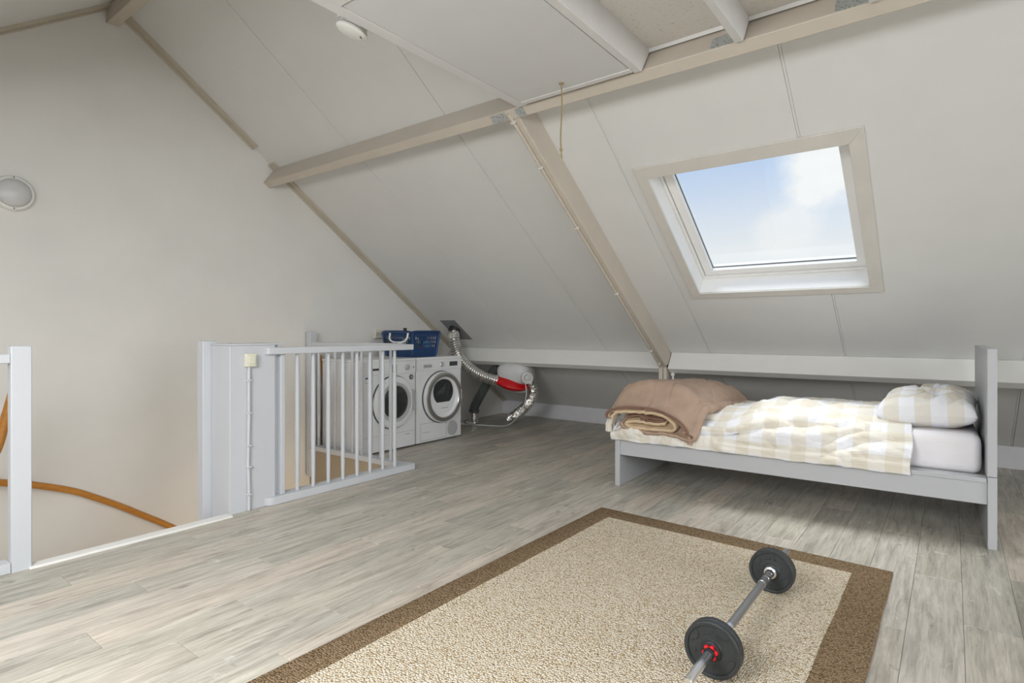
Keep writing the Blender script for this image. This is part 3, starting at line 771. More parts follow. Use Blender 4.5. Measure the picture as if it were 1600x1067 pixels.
# dark D-shaped window: a circle cut by the white lower part
gp = [(DY - 0.002 + 0.142 * math.cos(a), DZ + 0.055 + 0.135 * math.sin(a)) for a in [R(-52) + k * R(284) / 40 for k in range(41)]]
MB().prism(gp, 'x', FX + 0.026, FX + 0.034).build('door_window', 'door_glass_dark', dr, bevel=0.003)
for k in range(6):   # laundry folds behind the glass
    a = 0.5 + k * 0.45
    MB().tube(spline([(FX + 0.030, DY - 0.10 + 0.02 * k, DZ + 0.02), (FX + 0.036, DY - 0.05 + 0.015 * k, DZ + 0.07 + 0.012 * k), (FX + 0.034, DY + 0.03 + 0.01 * k, DZ + 0.06 + 0.01 * k), (FX + 0.030, DY + 0.07, DZ + 0.0 + 0.012 * k)], 5), 0.004, 6).build('drum_fold', 'button_dark', dr)
MB().box(FX + 0.0285, FX + 0.0295, DY - 0.03, DY + 0.08, DZ - 0.115, DZ - 0.108).build('print_mark', 'print_grey', dr, smooth=False)
MB().box(FX + 0.030, FX + 0.060, DY + 0.222, DY + 0.246, DZ - 0.05, DZ + 0.06).build('door_handle', 'appliance_grey', dr, bevel=0.006)
disc(dr, 'filter_cover', 'appliance_grey', 4.341, 0.108, [(0.074, -0.004), (0.074, 0.002), (0.071, 0.004), (0, 0.004)], 40)
fp = MB()
for a, b, c, d in ((3.895, 4.255, 0.196, 0.199), (3.895, 4.255, 0.03, 0.033), (3.895, 3.898, 0.03, 0.199), (4.252, 4.255, 0.03, 0.199)): fp.box(FX - 0.006, FX - 0.0035, a, b, c, d)
fp.build('flap_line', 'print_grey', dr, smooth=False)
MB().box(FX - 0.006, FX - 0.0035, 3.925, 4.03, 0.106, 0.110).build('print_mark', 'print_grey', dr, smooth=False)

wm = appliance('washing_machine', 3.198, 3.828, 'white washing machine behind the railing balusters, the left-hand machine')
MB().box(FX - 0.006, FX + 0.004, 3.202, 3.824, 0.709, 0.822).build('control_panel', 'appliance', wm, bevel=0.003)
MB().box(FX + 0.0035, FX + 0.007, 3.50, 3.585, 0.72, 0.795).build('display', 'button_dark', wm, bevel=0.001)
disc(wm, 'dial', 'appliance_grey', 3.716, 0.763, [(0.028, 0.004), (0.027, 0.018), (0.022, 0.021), (0, 0.021)], 32)
disc(wm, 'button', 'button_dark', 3.797, 0.762, [(0.006, 0.004), (0.006, 0.008), (0, 0.008)], 12)
MB().box(FX + 0.0035, FX + 0.0055, 3.30, 3.40, 0.748, 0.768).build('drawer_slot', 'dark_line', wm, bevel=0.001)
disc(wm, 'badge', 'button_dark', 3.775, 0.667, [(0.024, -0.004), (0.024, 0.001), (0.015, 0.003)], 24)
disc(wm, 'badge_centre', 'print_grey', 3.775, 0.667, [(0.014, -0.004), (0.014, 0.003), (0, 0.003)], 24)
MB().box(FX - 0.005, FX - 0.0035, 3.235, 3.275, 0.640, 0.692).build('sticker', 'appliance', wm, smooth=False)
MB().box(FX - 0.0035, FX - 0.003, 3.235, 3.275, 0.678, 0.692).build('sticker_band', 'print_blue', wm, smooth=False)
for a, b, c, d in ((3.235, 3.275, 0.640, 0.642), (3.235, 3.237, 0.642, 0.678), (3.273, 3.275, 0.642, 0.678)):
    MB().box(FX - 0.0035, FX - 0.003, a, b, c, d).build('sticker_line', 'print_blue', wm, smooth=False)
WY, WZ = 3.552, 0.447
disc(wm, 'door_seal', 'dark_line', WY, WZ, [(0.248, -0.004), (0.248, 0.004), (0.236, 0.006)], 64)
disc(wm, 'door', 'appliance', WY, WZ, [(0.240, 0.0), (0.240, 0.022), (0.225, 0.036), (0.19, 0.044), (0.180, 0.036)], 64)
disc(wm, 'door_ring', 'appliance_grey', WY, WZ, [(0.182, 0.037), (0.178, 0.047), (0.158, 0.044), (0.150, 0.030)], 64)
disc(wm, 'door_window', 'door_glass_dark', WY, WZ + .008, [(0.154, 0.028), (0.13, 0.04), (0.08, 0.05), (0, 0.055)], 48)
MB().add(*(lambda P: (P, [(0, 1, 2, 3), (4, 7, 6, 5), (0, 4, 5, 1), (1, 5, 6, 2), (2, 6, 7, 3), (3, 7, 4, 0)]))(
    [(FX, 3.745, 0.56), (FX, 3.800, 0.54), (FX, 3.800, 0.36), (FX, 3.745, 0.34), (FX + .045, 3.74, 0.56), (FX + .038, 3.796, 0.54), (FX + .038, 3.796, 0.36), (FX + .045, 3.74, 0.34)])).build('door_handle', 'appliance_grey', wm, bevel=0.006)
MB().box(FX - 0.0055, FX - 0.0035, 3.70, 3.755, 0.128, 0.134).build('print_mark', 'print_grey', wm, smooth=False)
MB().box(FX - 0.006, FX - 0.0035, 3.21, 3.815, 0.155, 0.157).build('flap_line', 'print_grey', wm, smooth=False)
t = thing('drain_hose', (-4.72, 3.3, 0.9), 'pale grey hose looped on top of the washing machine by the wall', 'hose')
MB().tube(spline([(-4.70, 3.30, 0.857), (-4.66, 3.40, 0.858), (-4.62, 3.50, 0.86), (-4.66, 3.60, 0.89), (-4.72, 3.63, 0.858), (-4.74, 3.65, 0.858)], 6), 0.010, 8).build('hose', 'appliance_grey', t)

# ---- laundry basket
LB = thing('laundry_basket', (-4.375, 4.03, 0.846), 'dark blue slotted plastic laundry basket on top of the tumble dryer', 'basket')
LX0, LX1, LY0, LY1, LZ0, LZ1 = -4.60, -4.16, 3.845, 4.215, 0.848, 1.085


def bmap(s, z):  # taper: 1 at the top
    k = 0.86 + 0.14 * (z - LZ0) / (LZ1 - LZ0)
    cx, cy = (LX0 + LX1) / 2, (LY0 + LY1) / 2
    return lambda x, y: (cx + (x - cx) * k, cy + (y - cy) * k)


def basket_side(which):
    m = MB(); a0, a1 = (LY0, LY1) if which in 'fb' else (LX0, LX1)
    n = 11 if which in 'fb' else 12; holes = []
    for r_ in range(3):
        zc = 1.035 - r_ * 0.040
        for k in range(n):
            c = a0 + 0.05 + (a1 - a0 - 0.10) * k / (n - 1) + (0.006 if r_ == 1 else 0)
            holes.append((c - 0.009, c + 0.009, zc - 0.014, zc + 0.014))
    for p, q, z0, z1 in rects(a0, a1, LZ0, LZ1, holes):
        V = []
        for z in (z0, z1):
            f = bmap(0, z)
            for a in (p, q):
                for th in (0, 0.004):
                    if which == 'f': V.append((*f(LX1 - th, a), z))
                    if which == 'b': V.append((*f(LX0 + th, a), z))
                    if which == 'l': V.append((*f(a, LY0 + th), z))
                    if which == 'r': V.append((*f(a, LY1 - th), z))
        m.add(V, [(0, 2, 6, 4), (1, 5, 7, 3), (0, 4, 5, 1), (2, 3, 7, 6), (0, 1, 3, 2), (4, 6, 7, 5)])
    return m


for s_ in 'fblr': basket_side(s_).build('slotted_wall', 'basket_blue', LB, smooth=False)
f0 = bmap(0, LZ0)
p0 = f0(LX0, LY0); p1 = f0(LX1, LY1)
MB().box(p0[0], p1[0], p0[1], p1[1], LZ0, LZ0 + 0.005).build('base', 'basket_blue', LB, bevel=0.002)
rim = MB(); P = []
o_ = 0.016
for k in range(48):
    a = 2 * PI * k / 48; cx, cy = (LX0 + LX1) / 2, (LY0 + LY1) / 2
    ca, sa = math.cos(a), math.sin(a); e = 0.22
    P.append((cx + (abs(ca) ** e) * math.copysign(1, ca) * ((LX1 - LX0) / 2 + o_), cy + (abs(sa) ** e) * math.copysign(1, sa) * ((LY1 - LY0) / 2 + o_), LZ1 + 0.004 + 0.012 * abs(ca) ** 3))
rim.tube(P + [P[0]], 0.011, 8, False).build('rim', 'basket_blue', LB)
for x_, y_ in ((LX1, LY0), (LX1, LY1), (LX0, LY0), (LX0, LY1)):
    b0 = bmap(0, LZ0)(x_, y_)
    MB().tube([(b0[0], b0[1], LZ0 + .01), (x_, y_, LZ1)], 0.012, 10).build('corner_rib', 'basket_blue', LB)
hp = [(-4.20, LY0 - 0.022, 1.085), (-4.205, LY0 - 0.035, 1.03), (-4.25, LY0 - 0.04, 1.0), (-4.33, LY0 - 0.042, 0.992), (-4.41, LY0 - 0.04, 1.0), (-4.455, LY0 - 0.035, 1.03), (-4.46, LY0 - 0.022, 1.085)]
tag(MB().tube(spline(hp, 6), 0.010, 10).build('carry_handle', 'plastic_white', LB), 'white carrying handle')


def lump(name, mat, c, r, label, seed):
    m = MB(); V = []; F = []; nu, nv = 18, 10
    for j in range(nv + 1):
        for i in range(nu):
            a = 2 * PI * i / nu; b = PI * j / nv - PI / 2
            d = Vector((math.cos(b) * math.cos(a), math.cos(b) * math.sin(a), math.sin(b)))
            k = 1 + 0.25 * noise.noise(d * 2.2 + Vector((seed, 0, 0)))
            V.append((c[0] + d.x * r[0] * k, c[1] + d.y * r[1] * k, c[2] + d.z * r[2] * k))
    for j in range(nv):
        for i in range(nu): F.append((j * nu + i, j * nu + (i + 1) % nu, (j + 1) * nu + (i + 1) % nu, (j + 1) * nu + i))
    o = m.add(V, F).build(name, mat, None); tag(o, label, 'laundry', 'garments in the blue laundry basket')
    return o


lump('folded_laundry', 'clothes_green', (-4.26, 3.935, 0.955), (0.05, 0.055, 0.075), 'green garment in the front left corner of the blue laundry basket', 1)
lump('folded_laundry', 'clothes_red', (-4.25, 4.03, 0.905), (0.045, 0.055, 0.045), 'reddish garment low in the middle of the blue laundry basket', 2)
lump('folded_laundry', 'clothes_blue', (-4.25, 4.115, 0.94), (0.045, 0.040, 0.070), 'light blue garment at the right in the blue laundry basket', 3)
lump('folded_laundry', 'clothes_white', (-4.37, 4.02, 0.99), (0.07, 0.12, 0.055), 'white garment on top inside the blue laundry basket', 4)
t = thing('black_knob', (-4.40, 3.975, 1.06), 'small black bottle cap sticking up out of the blue laundry basket', 'bottle')
MB().lathe([(0.020, 0), (0.022, 0.03), (0.016, 0.05), (0.016, 0.085), (0.019, 0.088), (0.019, 0.094), (0, 0.095)], (-4.40, 3.965, 1.042), (0, 0, 1), 16).build('cap', 'rubber_black', t)
t = thing('cable_coil', (-4.55, 3.80, 0.9), 'small black cable coil hanging at the left side of the blue laundry basket', 'cable')
MB().tube(spline([(-4.52, 3.80, 1.03), (-4.50, 3.785, 1.0), (-4.46, 3.79, 0.985), (-4.43, 3.80, 0.995), (-4.38, 3.79, 0.975), (-4.33, 3.795, 0.985)], 6), 0.008, 8).build('cable', 'rubber_black', t)

# ================================================================ ventilation gear under the slope
t = thing('roof_outlet', (-4.46, 4.79, 1.12), 'dark grey square roof outlet plate with black collar on the slope above the silver duct', 'vent')
MB(RM).box(-4.580, -4.355, uy(4.943), uy(4.645), 0.0, 0.003).build('flashing_plate', 'plate_grey', t, smooth=False)
oc = RM @ Vector((-4.47, uy(4.775), 0))
MB().lathe([(0.066, 0.0), (0.066, 0.035), (0.058, 0.05)], oc, (0, -ST * .8, -CT), 28).build('collar', 'rubber_black', t)


def duct(name, path, r, label, amp=0.1, step=0.011, crumple=0.0, mat='foil'):
    pts = spline(path, 24); L_ = [0]
    for a, b in zip(pts, pts[1:]): L_.append(L_[-1] + (b - a).length)
    n = int(L_[-1] / (step / 2)); out = []; rr = []; j = 0
    for i in range(n + 1):
        d = L_[-1] * i / n
        while j < len(L_) - 2 and L_[j + 1] < d: j += 1
        f = (d - L_[j]) / max(1e-9, L_[j + 1] - L_[j]); out.append(pts[j].lerp(pts[j + 1], min(1, f)))
        rr.append(r * (1 + (amp if i % 2 else -amp * .3)) * (1 + crumple * noise.noise(Vector((i * .35, 3, 1)))))
    t = thing(name, path[0], label, 'duct')
    o = MB().tube(out, rr, 22).build('hose', mat, t, angle=70)
    if crumple:
        for v in o.data.vertices: v.co += Vector((noise.noise(v.co * 28), noise.noise(v.co * 28 + Vector((5, 0, 0))), noise.noise(v.co * 28 + Vector((0, 7, 0))))) * 0.012
    return t


oc2 = oc + Vector((0, -ST * .8, -CT)).normalized() * 0.045
d1 = duct('flexible_duct', [oc2 + Vector((0, 0.0, 0.0)), (-4.445, 4.73, 1.03), (-4.415, 4.725, 0.93), (-4.375, 4.73, 0.82), (-4.30, 4.76, 0.73), (-4.20, 4.81, 0.65), (-4.09, 4.875, 0.59), (-3.99, 4.95, 0.555)],
          0.058, 'silver corrugated flexible duct curving from the roof outlet to the grey fan unit', 0.14, 0.026, 0, 'foil_smooth')
MB().lathe([(0.063, 0), (0.063, 0.018), (0.059, 0.022)], oc2 + Vector((0.002, -.02, -.045)), (0.05, -.12, -1), 24).build('clamp', 'satin_metal', d1)
d2 = duct('flexible_duct', [(-3.72, 5.17, 0.56), (-3.68, 5.20, 0.45), (-3.75, 5.24, 0.33), (-3.88, 5.28, 0.22), (-4.02, 5.32, 0.13), (-4.13, 5.36, 0.085)], 0.050,
          'crumpled silver duct hanging from the fan unit down to the floor', 0.12, 0.016, 0.10)
t = thing('waste_pipe', (-4.56, 5.2, 0), 'dark grey plastic pipe rising from the floor and bending towards the fan unit', 'pipe')
MB().tube(spline([(-4.555, 5.2, 0.10), (-4.55, 5.2, 0.19), (-4.51, 5.2, 0.26), (-4.42, 5.19, 0.38), (-4.31, 5.17, 0.53), (-4.24, 5.16, 0.62), (-4.15, 5.17, 0.70)], 8), 0.054, 24).build('pipe', 'pipe_grey', t)
MB().lathe([(0.062, 0), (0.062, 0.025), (0.055, 0.03)], (-4.553, 5.2, 0.135), (0, 0, 1), 24).build('socket_ring', 'pipe_grey', t)
tag(MB().lathe([(0.058, 0), (0.058, 0.12), (0.054, 0.125)], (-4.556, 5.2, 0.004), (0, 0, 1), 24).build('foil_sleeve', 'foil', t), 'silver foil sleeve')
m = MB()
for k in range(7):
    a = k * 0.9
    m.lathe([(0.0, 0), (0.03, 0.004), (0.02, 0.018), (0, 0.024)], (-4.60 + 0.05 * math.cos(a) - 0.012 * k, 5.12 + 0.05 * math.sin(a), 0.001), (0.1, 0.1, 1), 8)
o = m.build('foil_scraps', 'foil', None); tag(o, 'crumpled silver foil scraps on the floor beside the dark grey pipe', 'scraps', kind='stuff')

t = thing('fan_unit', (-3.86, 5.12, 0.55), 'light grey ventilation fan unit with a red lens-shaped panel under the low beam', 'ventilator')


def superell(c, r, e1, e2, nu=40, nv=20, M_=None):
    V = []; F = []
    f = lambda v, e: math.copysign(abs(v) ** e, v)
    for j in range(nv + 1):
        b = PI * j / nv - PI / 2
        for i in range(nu):
            a = 2 * PI * i / nu
            p = Vector((r[0] * f(math.cos(b), e1) * f(math.cos(a), e2), r[1] * f(math.cos(b), e1) * f(math.sin(a), e2), r[2] * f(math.sin(b), e1)))
            if M_: p = M_ @ p
            V.append(Vector(c) + p)
    for j in range(nv):
        for i in range(nu): F.append((j * nu + i, j * nu + (i + 1) % nu, (j + 1) * nu + (i + 1) % nu, (j + 1) * nu + i))
    return V, F


M_ = Euler((0, R(-4), R(18))).to_matrix()
MB().add(*superell((-3.875, 5.14, 0.63), (0.20, 0.17, 0.13), 0.55, 0.6, M_=M_)).build('housing', 'unit_grey', t, angle=60)
M2 = Euler((R(12), R(16), R(22))).to_matrix()
tag(MB().add(*superell((-3.895, 5.060, 0.535), (0.215, 0.16, 0.088), 1.35, 1.0, M_=M2)).build('lens_panel', 'red_plastic', t, angle=60), 'glossy red lens-shaped panel')
MB().add(*superell((-3.90, 5.16, 0.52), (0.17, 0.12, 0.09), 0.8, 0.8, M_=M2)).build('lower_housing', 'unit_grey', t, angle=60)
pd = Vector((0.80, -0.60, 0.0)).normalized(); pc = Vector((-3.70, 5.06, 0.60))
MB().lathe([(0.052, 0), (0.052, 0.03), (0.056, 0.035), (0.056, 0.045), (0.050, 0.05), (0.050, 0.07), (0.058, 0.075), (0.058, 0.088)], pc, pd, 28).build('spigot', 'unit_grey', t)
MB().lathe([(0.060, 0.086), (0.063, 0.095), (0.060, 0.112), (0.050, 0.114), (0.045, 0.100), (0.045, 0.06)], pc, pd, 32).build('port_ring', 'plastic_white', t)
MB().lathe([(0.028, 0.09), (0.030, 0.104), (0.022, 0.108), (0, 0.108)], pc, pd, 24).build('port_plug', 'unit_grey', t)
MB().cyl((-4.0, 5.02, .515), (-3.995, 5.0, .512), 0.006, 10).build('indicator', 'plastic_white', t)
t = thing('power_cable', (-4.4, 5.2, 0), 'thin white cable looping from the fan unit across the floor to the dryer', 'cable')
MB().tube(spline([(-3.66, 5.02, 0.54), (-3.655, 5.03, 0.42), (-3.72, 5.06, 0.28), (-3.86, 5.12, 0.13), (-4.03, 5.17, 0.03), (-4.2, 5.18, 0.007), (-4.45, 5.10, 0.006), (-4.62, 5.02, 0.006), (-4.70, 4.80, 0.006)], 8), 0.005, 8).build('cable', 'plastic_white', t)

# ================================================================ bed
BED = thing('bed', (-1.917, 3.716, 0), 'light grey single bed frame with a tall plain headboard, under the skylight', 'bed')
BA = math.atan2(0.05, 2.096); BED.rotation_euler = (0, 0, BA)
BM_ = Matrix.LocRotScale(Vector((-1.917, 3.716, 0)), Euler((0, 0, BA)), None)
MB(BM_).box(0, 0.037, 0, 1.0, 0, 0.372).build('footboard', 'bed_grey', BED, bevel=0.003)
MB(BM_).box(2.060, 2.098, 0, 1.0, 0, 0.364).build('headboard_leg', 'bed_grey', BED, bevel=0.003)
MB(BM_).box(2.058, 2.098, -0.002, 1.0, 0.367, 1.013).build('headboard', 'bed_grey', BED, bevel=0.003)
for y0 in (0.010, 0.966):
    MB(BM_).box(0.037, 2.060, y0, y0 + 0.024, 0.222, 0.333).build('side_rail', 'bed_grey', BED, bevel=0.002)
    MB(BM_).box(0.037, 2.058, y0 - 0.006 if y0 < .5 else 0.905, (y0 + 0.085) if y0 < .5 else 0.996, 0.333, 0.356).build('rail_cap', 'bed_grey', BED, bevel=0.002)
for k in range(12):
    MB(BM_).box(0.08 + k * 0.165, 0.08 + k * 0.165 + 0.07, 0.034, 0.966, 0.30, 0.318).build('slat', 'bed_grey', BED, bevel=0.002)
def superell(c, r, e1, e2, nu=40, nv=20, M_=None):
    V = []; F = []
    f = lambda v, e: math.copysign(abs(v) ** e, v)
    for j in range(nv + 1):
        b = PI * j / nv - PI / 2
        for i in range(nu):
            a = 2 * PI * i / nu
            p = Vector((r[0] * f(math.cos(b), e1) * f(math.cos(a), e2), r[1] * f(math.cos(b), e1) * f(math.sin(a), e2), r[2] * f(math.sin(b), e1)))
            if M_: p = M_ @ p
            V.append(Vector(c) + p)
    for j in range(nv):
        for i in range(nu): F.append((j * nu + i, j * nu + (i + 1) % nu, (j + 1) * nu + (i + 1) % nu, (j + 1) * nu + i))
    return V, F


def sm(x): x = min(1, max(0, x)); return x * x * (3 - 2 * x)


# mattress: rounded block, its front edge at the foot end pressed down by the comforter
V = []; NX, NY, NZ = 60, 24, 8; mx0, mx1, my0, my1, mz0, mz1, mr = 0.05, 2.045, 0.098, 0.93, 0.345, 0.556, 0.045
idx = {}
F = []
def mpt(i, j, k):
    key = (i, j, k)
    if key not in idx:
        p = Vector((mx0 + (mx1 - mx0) * i / NX, my0 + (my1 - my0) * j / NY, mz0 + (mz1 - mz0) * k / NZ))
        q = Vector((min(max(p.x, mx0 + mr), mx1 - mr), min(max(p.y, my0 + mr), my1 - mr), min(max(p.z, mz0 + mr), mz1 - mr)))
        d = p - q
        if d.length > 1e-6: p = q + d.normalized() * mr
        if k > 0:
            p.z -= 0.085 * sm((0.95 - p.x) / 0.3) * sm((0.42 - p.y) / 0.3) * (k / NZ)
            p.y += 0.030 * sm((0.95 - p.x) / 0.3) * (1 if j < NY / 2 else 0) * (k / NZ)
            p.y -= 0.006 * max(0, nz(p.x * 6, p.z * 9, 3)) * (1 if j == 0 else 0)
            p.z += 0.004 * nz(p.x * 7, p.y * 7, 4) * (1 if k == NZ else 0)
        idx[key] = len(V); V.append(p)
    return idx[key]
def nz(x, y, z=0): return noise.noise(Vector((x, y, z)))
for i in range(NX):
    for j in range(NY):
        for k, fl_ in ((0, 1), (NZ, 0)): F.append(tuple(mpt(i + a, j + b, k) for a, b in ((0, 0), (1, 0), (1, 1), (0, 1))))
    for k in range(NZ):
        for j in (0, NY): F.append(tuple(mpt(i + a, j, k + b) for a, b in ((0, 0), (1, 0), (1, 1), (0, 1))))
for j in range(NY):
    for k in range(NZ):
        for i in (0, NX): F.append(tuple(mpt(i, j + a, k + b) for a, b in ((0, 0), (1, 0), (1, 1), (0, 1))))
o = MB(BM_).add(V, F).build('mattress', 'mattress_white', None, angle=180); tag(o, 'white mattress with fitted sheet on the grey bed, bare at the pillow end', 'mattress')


def grid(nu, nv, fn, uvf=None):
    V = []; F = []
    for j in range(nv + 1):
        for i in range(nu + 1): V.append(fn(i / nu, j / nv))
    for j in range(nv):
        for i in range(nu):
            a = j * (nu + 1) + i; F.append((a, a + 1, a + nu + 2, a + nu + 1))
    return V, F


def set_uv(o, uvs):
    me = o.data; l = me.uv_layers.new(name='cloth')
    d = [0.0] * (2 * len(me.loops))
    for i, lp in enumerate(me.loops): d[2 * i], d[2 * i + 1] = uvs[lp.vertex_index]
    l.data.foreach_set('uv', d)


def nz(x, y, z=0): return noise.noise(Vector((x, y, z)))


# duvet: spline cross-section swept along the bed, folds displaced
prof = [Vector(p) for p in spline([(0.985, 0.44, 0), (0.965, 0.53, 0), (0.90, 0.605, 0), (0.70, 0.645, 0), (0.45, 0.645, 0), (0.24, 0.625, 0), (0.12, 0.592, 0), (0.045, 0.525, 0), (0.0, 0.435, 0), (-0.022, 0.335, 0)], 10)]
pl = [0]
for a, b in zip(prof, prof[1:]): pl.append(pl[-1] + (b - a).length)
DU0, DU1 = -0.025, 1.745


def at(s):
    j = 0
    while j < len(pl) - 2 and pl[j + 1] < s: j += 1
    f = (s - pl[j]) / (pl[j + 1] - pl[j]); p = prof[j].lerp(prof[j + 1], f); d = (prof[j + 1] - prof[j]).normalized()
    return p, Vector((d.y, -d.x, 0)) * -1   # outward normal (ly, z)


duv = []


def fold(u, v, w=0.0, k=1.0):
    a = nz(u * 2.2 + 5, v * 7 + w) * 0.026
    b = (1 - abs(nz(u * 2.4 + 1.8 * nz(u * 2, v * 2), v * 8.5 + u * 1.5, w + 3)) * 2.6) * 0.024
    c = (1 - abs(nz(u * 7 + v * 4, v * 16 - u * 5, w + 9)) * 2) * 0.009
    ph = v * 31 - u * 2.2 + 2.2 * math.sin(u * 2.3 + 0.6) + 3.0 * nz(u * 1.6, v * 2.2, 11)
    e = (1 - abs(math.sin(ph / 2)) ** 0.7) * 0.020 * max(0, min(1, 0.35 + 1.5 * nz(u * 2.0, v * 3.0, 21))) * min(1, max(0, (u - 0.55) / 0.4))
    return (a + b + c) * k + e


def duvet(fu, fv):
    s = pl[-1] * fv; p, n = at(s)
    u = DU0 + (DU1 - DU0) * fu
    st = 0.55 + 0.45 * min(1, max(0, (s - 0.35) / 0.5))
    d = fold(u, s, 0, st) + 0.004 * nz(u * 40, s * 40)
    # sagging folds along the front, rising towards the middle of the drape
    d += 0.016 * math.sin((s - 0.62) * 34 + 2.4 * math.sin(u * 2.2 + 0.8)) * min(1, max(0, (s - 0.62) / 0.25)) * (0.5 + 0.5 * math.sin(u * 3.1 + 0.4)) * (1 if s < pl[-1] - .05 else 0.6)
    ly, z = p.x + n.x * d, p.y + n.y * d
    # lower towards the foot end and towards the pillow
    k = min(1, max(0, 0.98 - u) / 0.26); k = k * k * (3 - 2 * k); top = min(1, max(0, (p.y - 0.42) / 0.15))
    z -= 0.085 * k * top + 0.015 * top * max(0, u - 1.3) / 0.45
    if u < 0.07: z -= (0.07 - u) * 1.25 * min(1, max(0, (z - 0.38) / 0.1)); 
    if fv > 0.97: z += 0.008 * nz(u * 9, 3) 
    uu = u + 0.012 * nz(u * 3, s * 6, 5) + 0.020 * (fu ** 6) * nz(7, s * 5)
    fl_ = 0.574 - 0.085 * sm((0.95 - u) / 0.3) * sm((0.42 - ly) / 0.3)
    if 0.11 < ly < 0.94: z = max(z, fl_ + 0.3 * (z - fl_))
    if z < 0.385: ly = min(ly, -0.010)
    duv.append((u + 0.05, s))
    return BM_ @ Vector((uu, ly, z))


V, F = grid(230, 120, duvet)
o = MB().add(V, F).build('duvet', 'gingham', None, angle=180, solid=0.018)
set_uv(o, duv)
tag(o, 'rumpled white and beige checked duvet spread over the grey bed', 'duvet')

# footboard corner of the duvet hanging over the foot end
def corner(fu, fv):
    # small flap folded over the front foot corner
    a = (fu - 0.5); ly = 0.035 + a * 0.13; ln = fv
    out_ = -0.012 - 0.030 * math.sin(min(1, ln * 1.4) * PI / 2) + 0.006 * nz(a * 14, ln * 3)
    z = 0.50 - 0.125 * ln + 0.010 * nz(a * 9, ln * 5) - 0.02 * a * ln
    return BM_ @ Vector((out_ + 0.012 * math.sin(a * 17), ly, z))


V, F = grid(30, 20, corner)
o2 = MB().add(V, F).build('corner_flap', 'gingham', o, angle=180, solid=0.012)
set_uv(o2, [(v[0] * 1.0, v[2]) for v in V])


# pillow
def pillow(sgn):
    def f(fu, fv):
        a, b = fu * 2 - 1, fv * 2 - 1
        t_ = (max(0, 1 - abs(a) ** 3.6) ** 0.45) * (max(0, 1 - abs(b) ** 3.4) ** 0.45)
        ex = 1 - 0.06 * (b * b) * (1 - a * a) ; ey = 1 - 0.06 * a * a * (1 - b * b)
        x = a * 0.232 * ey; y = b * 0.30 * ex
        w = (1 - abs(nz(x * 9 + 2 * nz(x * 4, y * 4), y * 7 - x * 6, 2 + sgn)) * 2.2) * 0.026 + nz(x * 5, y * 5, sgn * 3) * 0.024 + (1 - abs(nz(x * 18, y * 16 + x * 14, 8)) * 2) * .004
        h = (0.100 if sgn > 0 else 0.085) * t_ + w * t_ ** 0.5 * (1 if sgn > 0 else 0.3)
        z = sgn * h
        return PM @ Vector((x, y, z))
    return f


PM = BM_ @ Matrix.LocRotScale(Vector((1.815, 0.470, 0.645)), Euler((R(3), R(-3), R(-3))), None)
NP = 64
Vt, Ft = grid(NP, NP, pillow(1)); Vb, Fb = grid(NP, NP, pillow(-1))
o = MB().add(Vt, Ft).add(Vb, [f[::-1] for f in Fb]).build('pillow', 'gingham', None, angle=180)
uvs = [((i % (NP + 1)) / NP * 0.5 + 0.04, (i // (NP + 1)) / NP * 0.7) for i in range((NP + 1) ** 2)] * 2
set_uv(o, uvs)
tag(o, 'creased pillow in a white and beige checked case against the headboard', 'pillow')


# folded comforter: a spiral of quilted layers swept from front to back
def sweep(profile, name, mat, par, thick, wseed):
    P = spline([(a, b, 0) for a, b in profile], 6); nv = 60
    def f(fu, fv):
        i = fu * (len(P) - 1); j = min(int(i), len(P) - 2); p = P[j].lerp(P[j + 1], i - j)
        ly = -0.046 + 0.925 * fv
        q = min(1, fv / 0.22); q = q * q * (3 - 2 * q)
        zb = 0.402 + 0.178 * q - 0.055 * fv
        k = 1.0 + 0.10 * fv
        lx = 0.012 + p.x * (0.96 - 0.17 * fv) + 0.245 * fv + 0.012 * nz(fv * 5, p.x * 4, wseed)
        endr = 0.016 * nz(p.x * 22, p.y * 30, wseed + 4) if fv < 0.02 else 0
        z = zb + p.y * k * (1 - 0.15 * max(0, fv - 0.85) / 0.15) + 0.006 * nz(p.x * 9, fv * 6, wseed) + 0.006 * nz(p.x * 24, fv * 20, wseed) - 0.010 * (1 - min(1, abs(nz(p.x * 5 + 2, fv * 3 + p.x * 2, 6)) * 9))
        return BM_ @ Vector((lx, ly + endr * .4 + 0.02 * math.sin(p.x * 6), z))
    V, F = grid(len(P) * 2, nv, f)
    return MB().add(V, F).build(name, mat, par, angle=180, solid=thick)


t = thing('folded_comforter', (-1.6, 4.1, 0.55), 'folded brown quilted comforter with tan lining on the foot end of the bed', 'comforter')
sweep([(-0.035, 0.080), (-0.045, 0.105), (-0.02, 0.132), (0.06, 0.158), (0.20, 0.170), (0.34, 0.158), (0.43, 0.130), (0.49, 0.100), (0.535, 0.060), (0.555, 0.015), (0.560, -0.03)], 'outer_layer', 'comforter_brown', t, 0.020, 1)
sweep([(0.055, 0.062), (0.065, 0.035), (0.11, 0.012), (0.22, 0.004), (0.40, 0.004), (0.56, -0.004), (0.60, 0.012), (0.58, 0.036), (0.52, 0.045)], 'under_layer', 'comforter_brown', t, 0.020, 2)
tag(sweep([(-0.022, 0.092), (0.0, 0.118), (0.08, 0.134), (0.22, 0.140), (0.34, 0.132), (0.42, 0.100), (0.455, 0.060), (0.43, 0.032), (0.34, 0.028), (0.20, 0.028), (0.105, 0.034), (0.085, 0.050), (0.105, 0.066), (0.18, 0.074), (0.30, 0.066), (0.38, 0.072)], 'lining_layer', 'comforter_tan', t, 0.019, 3), 'tan lining layer')
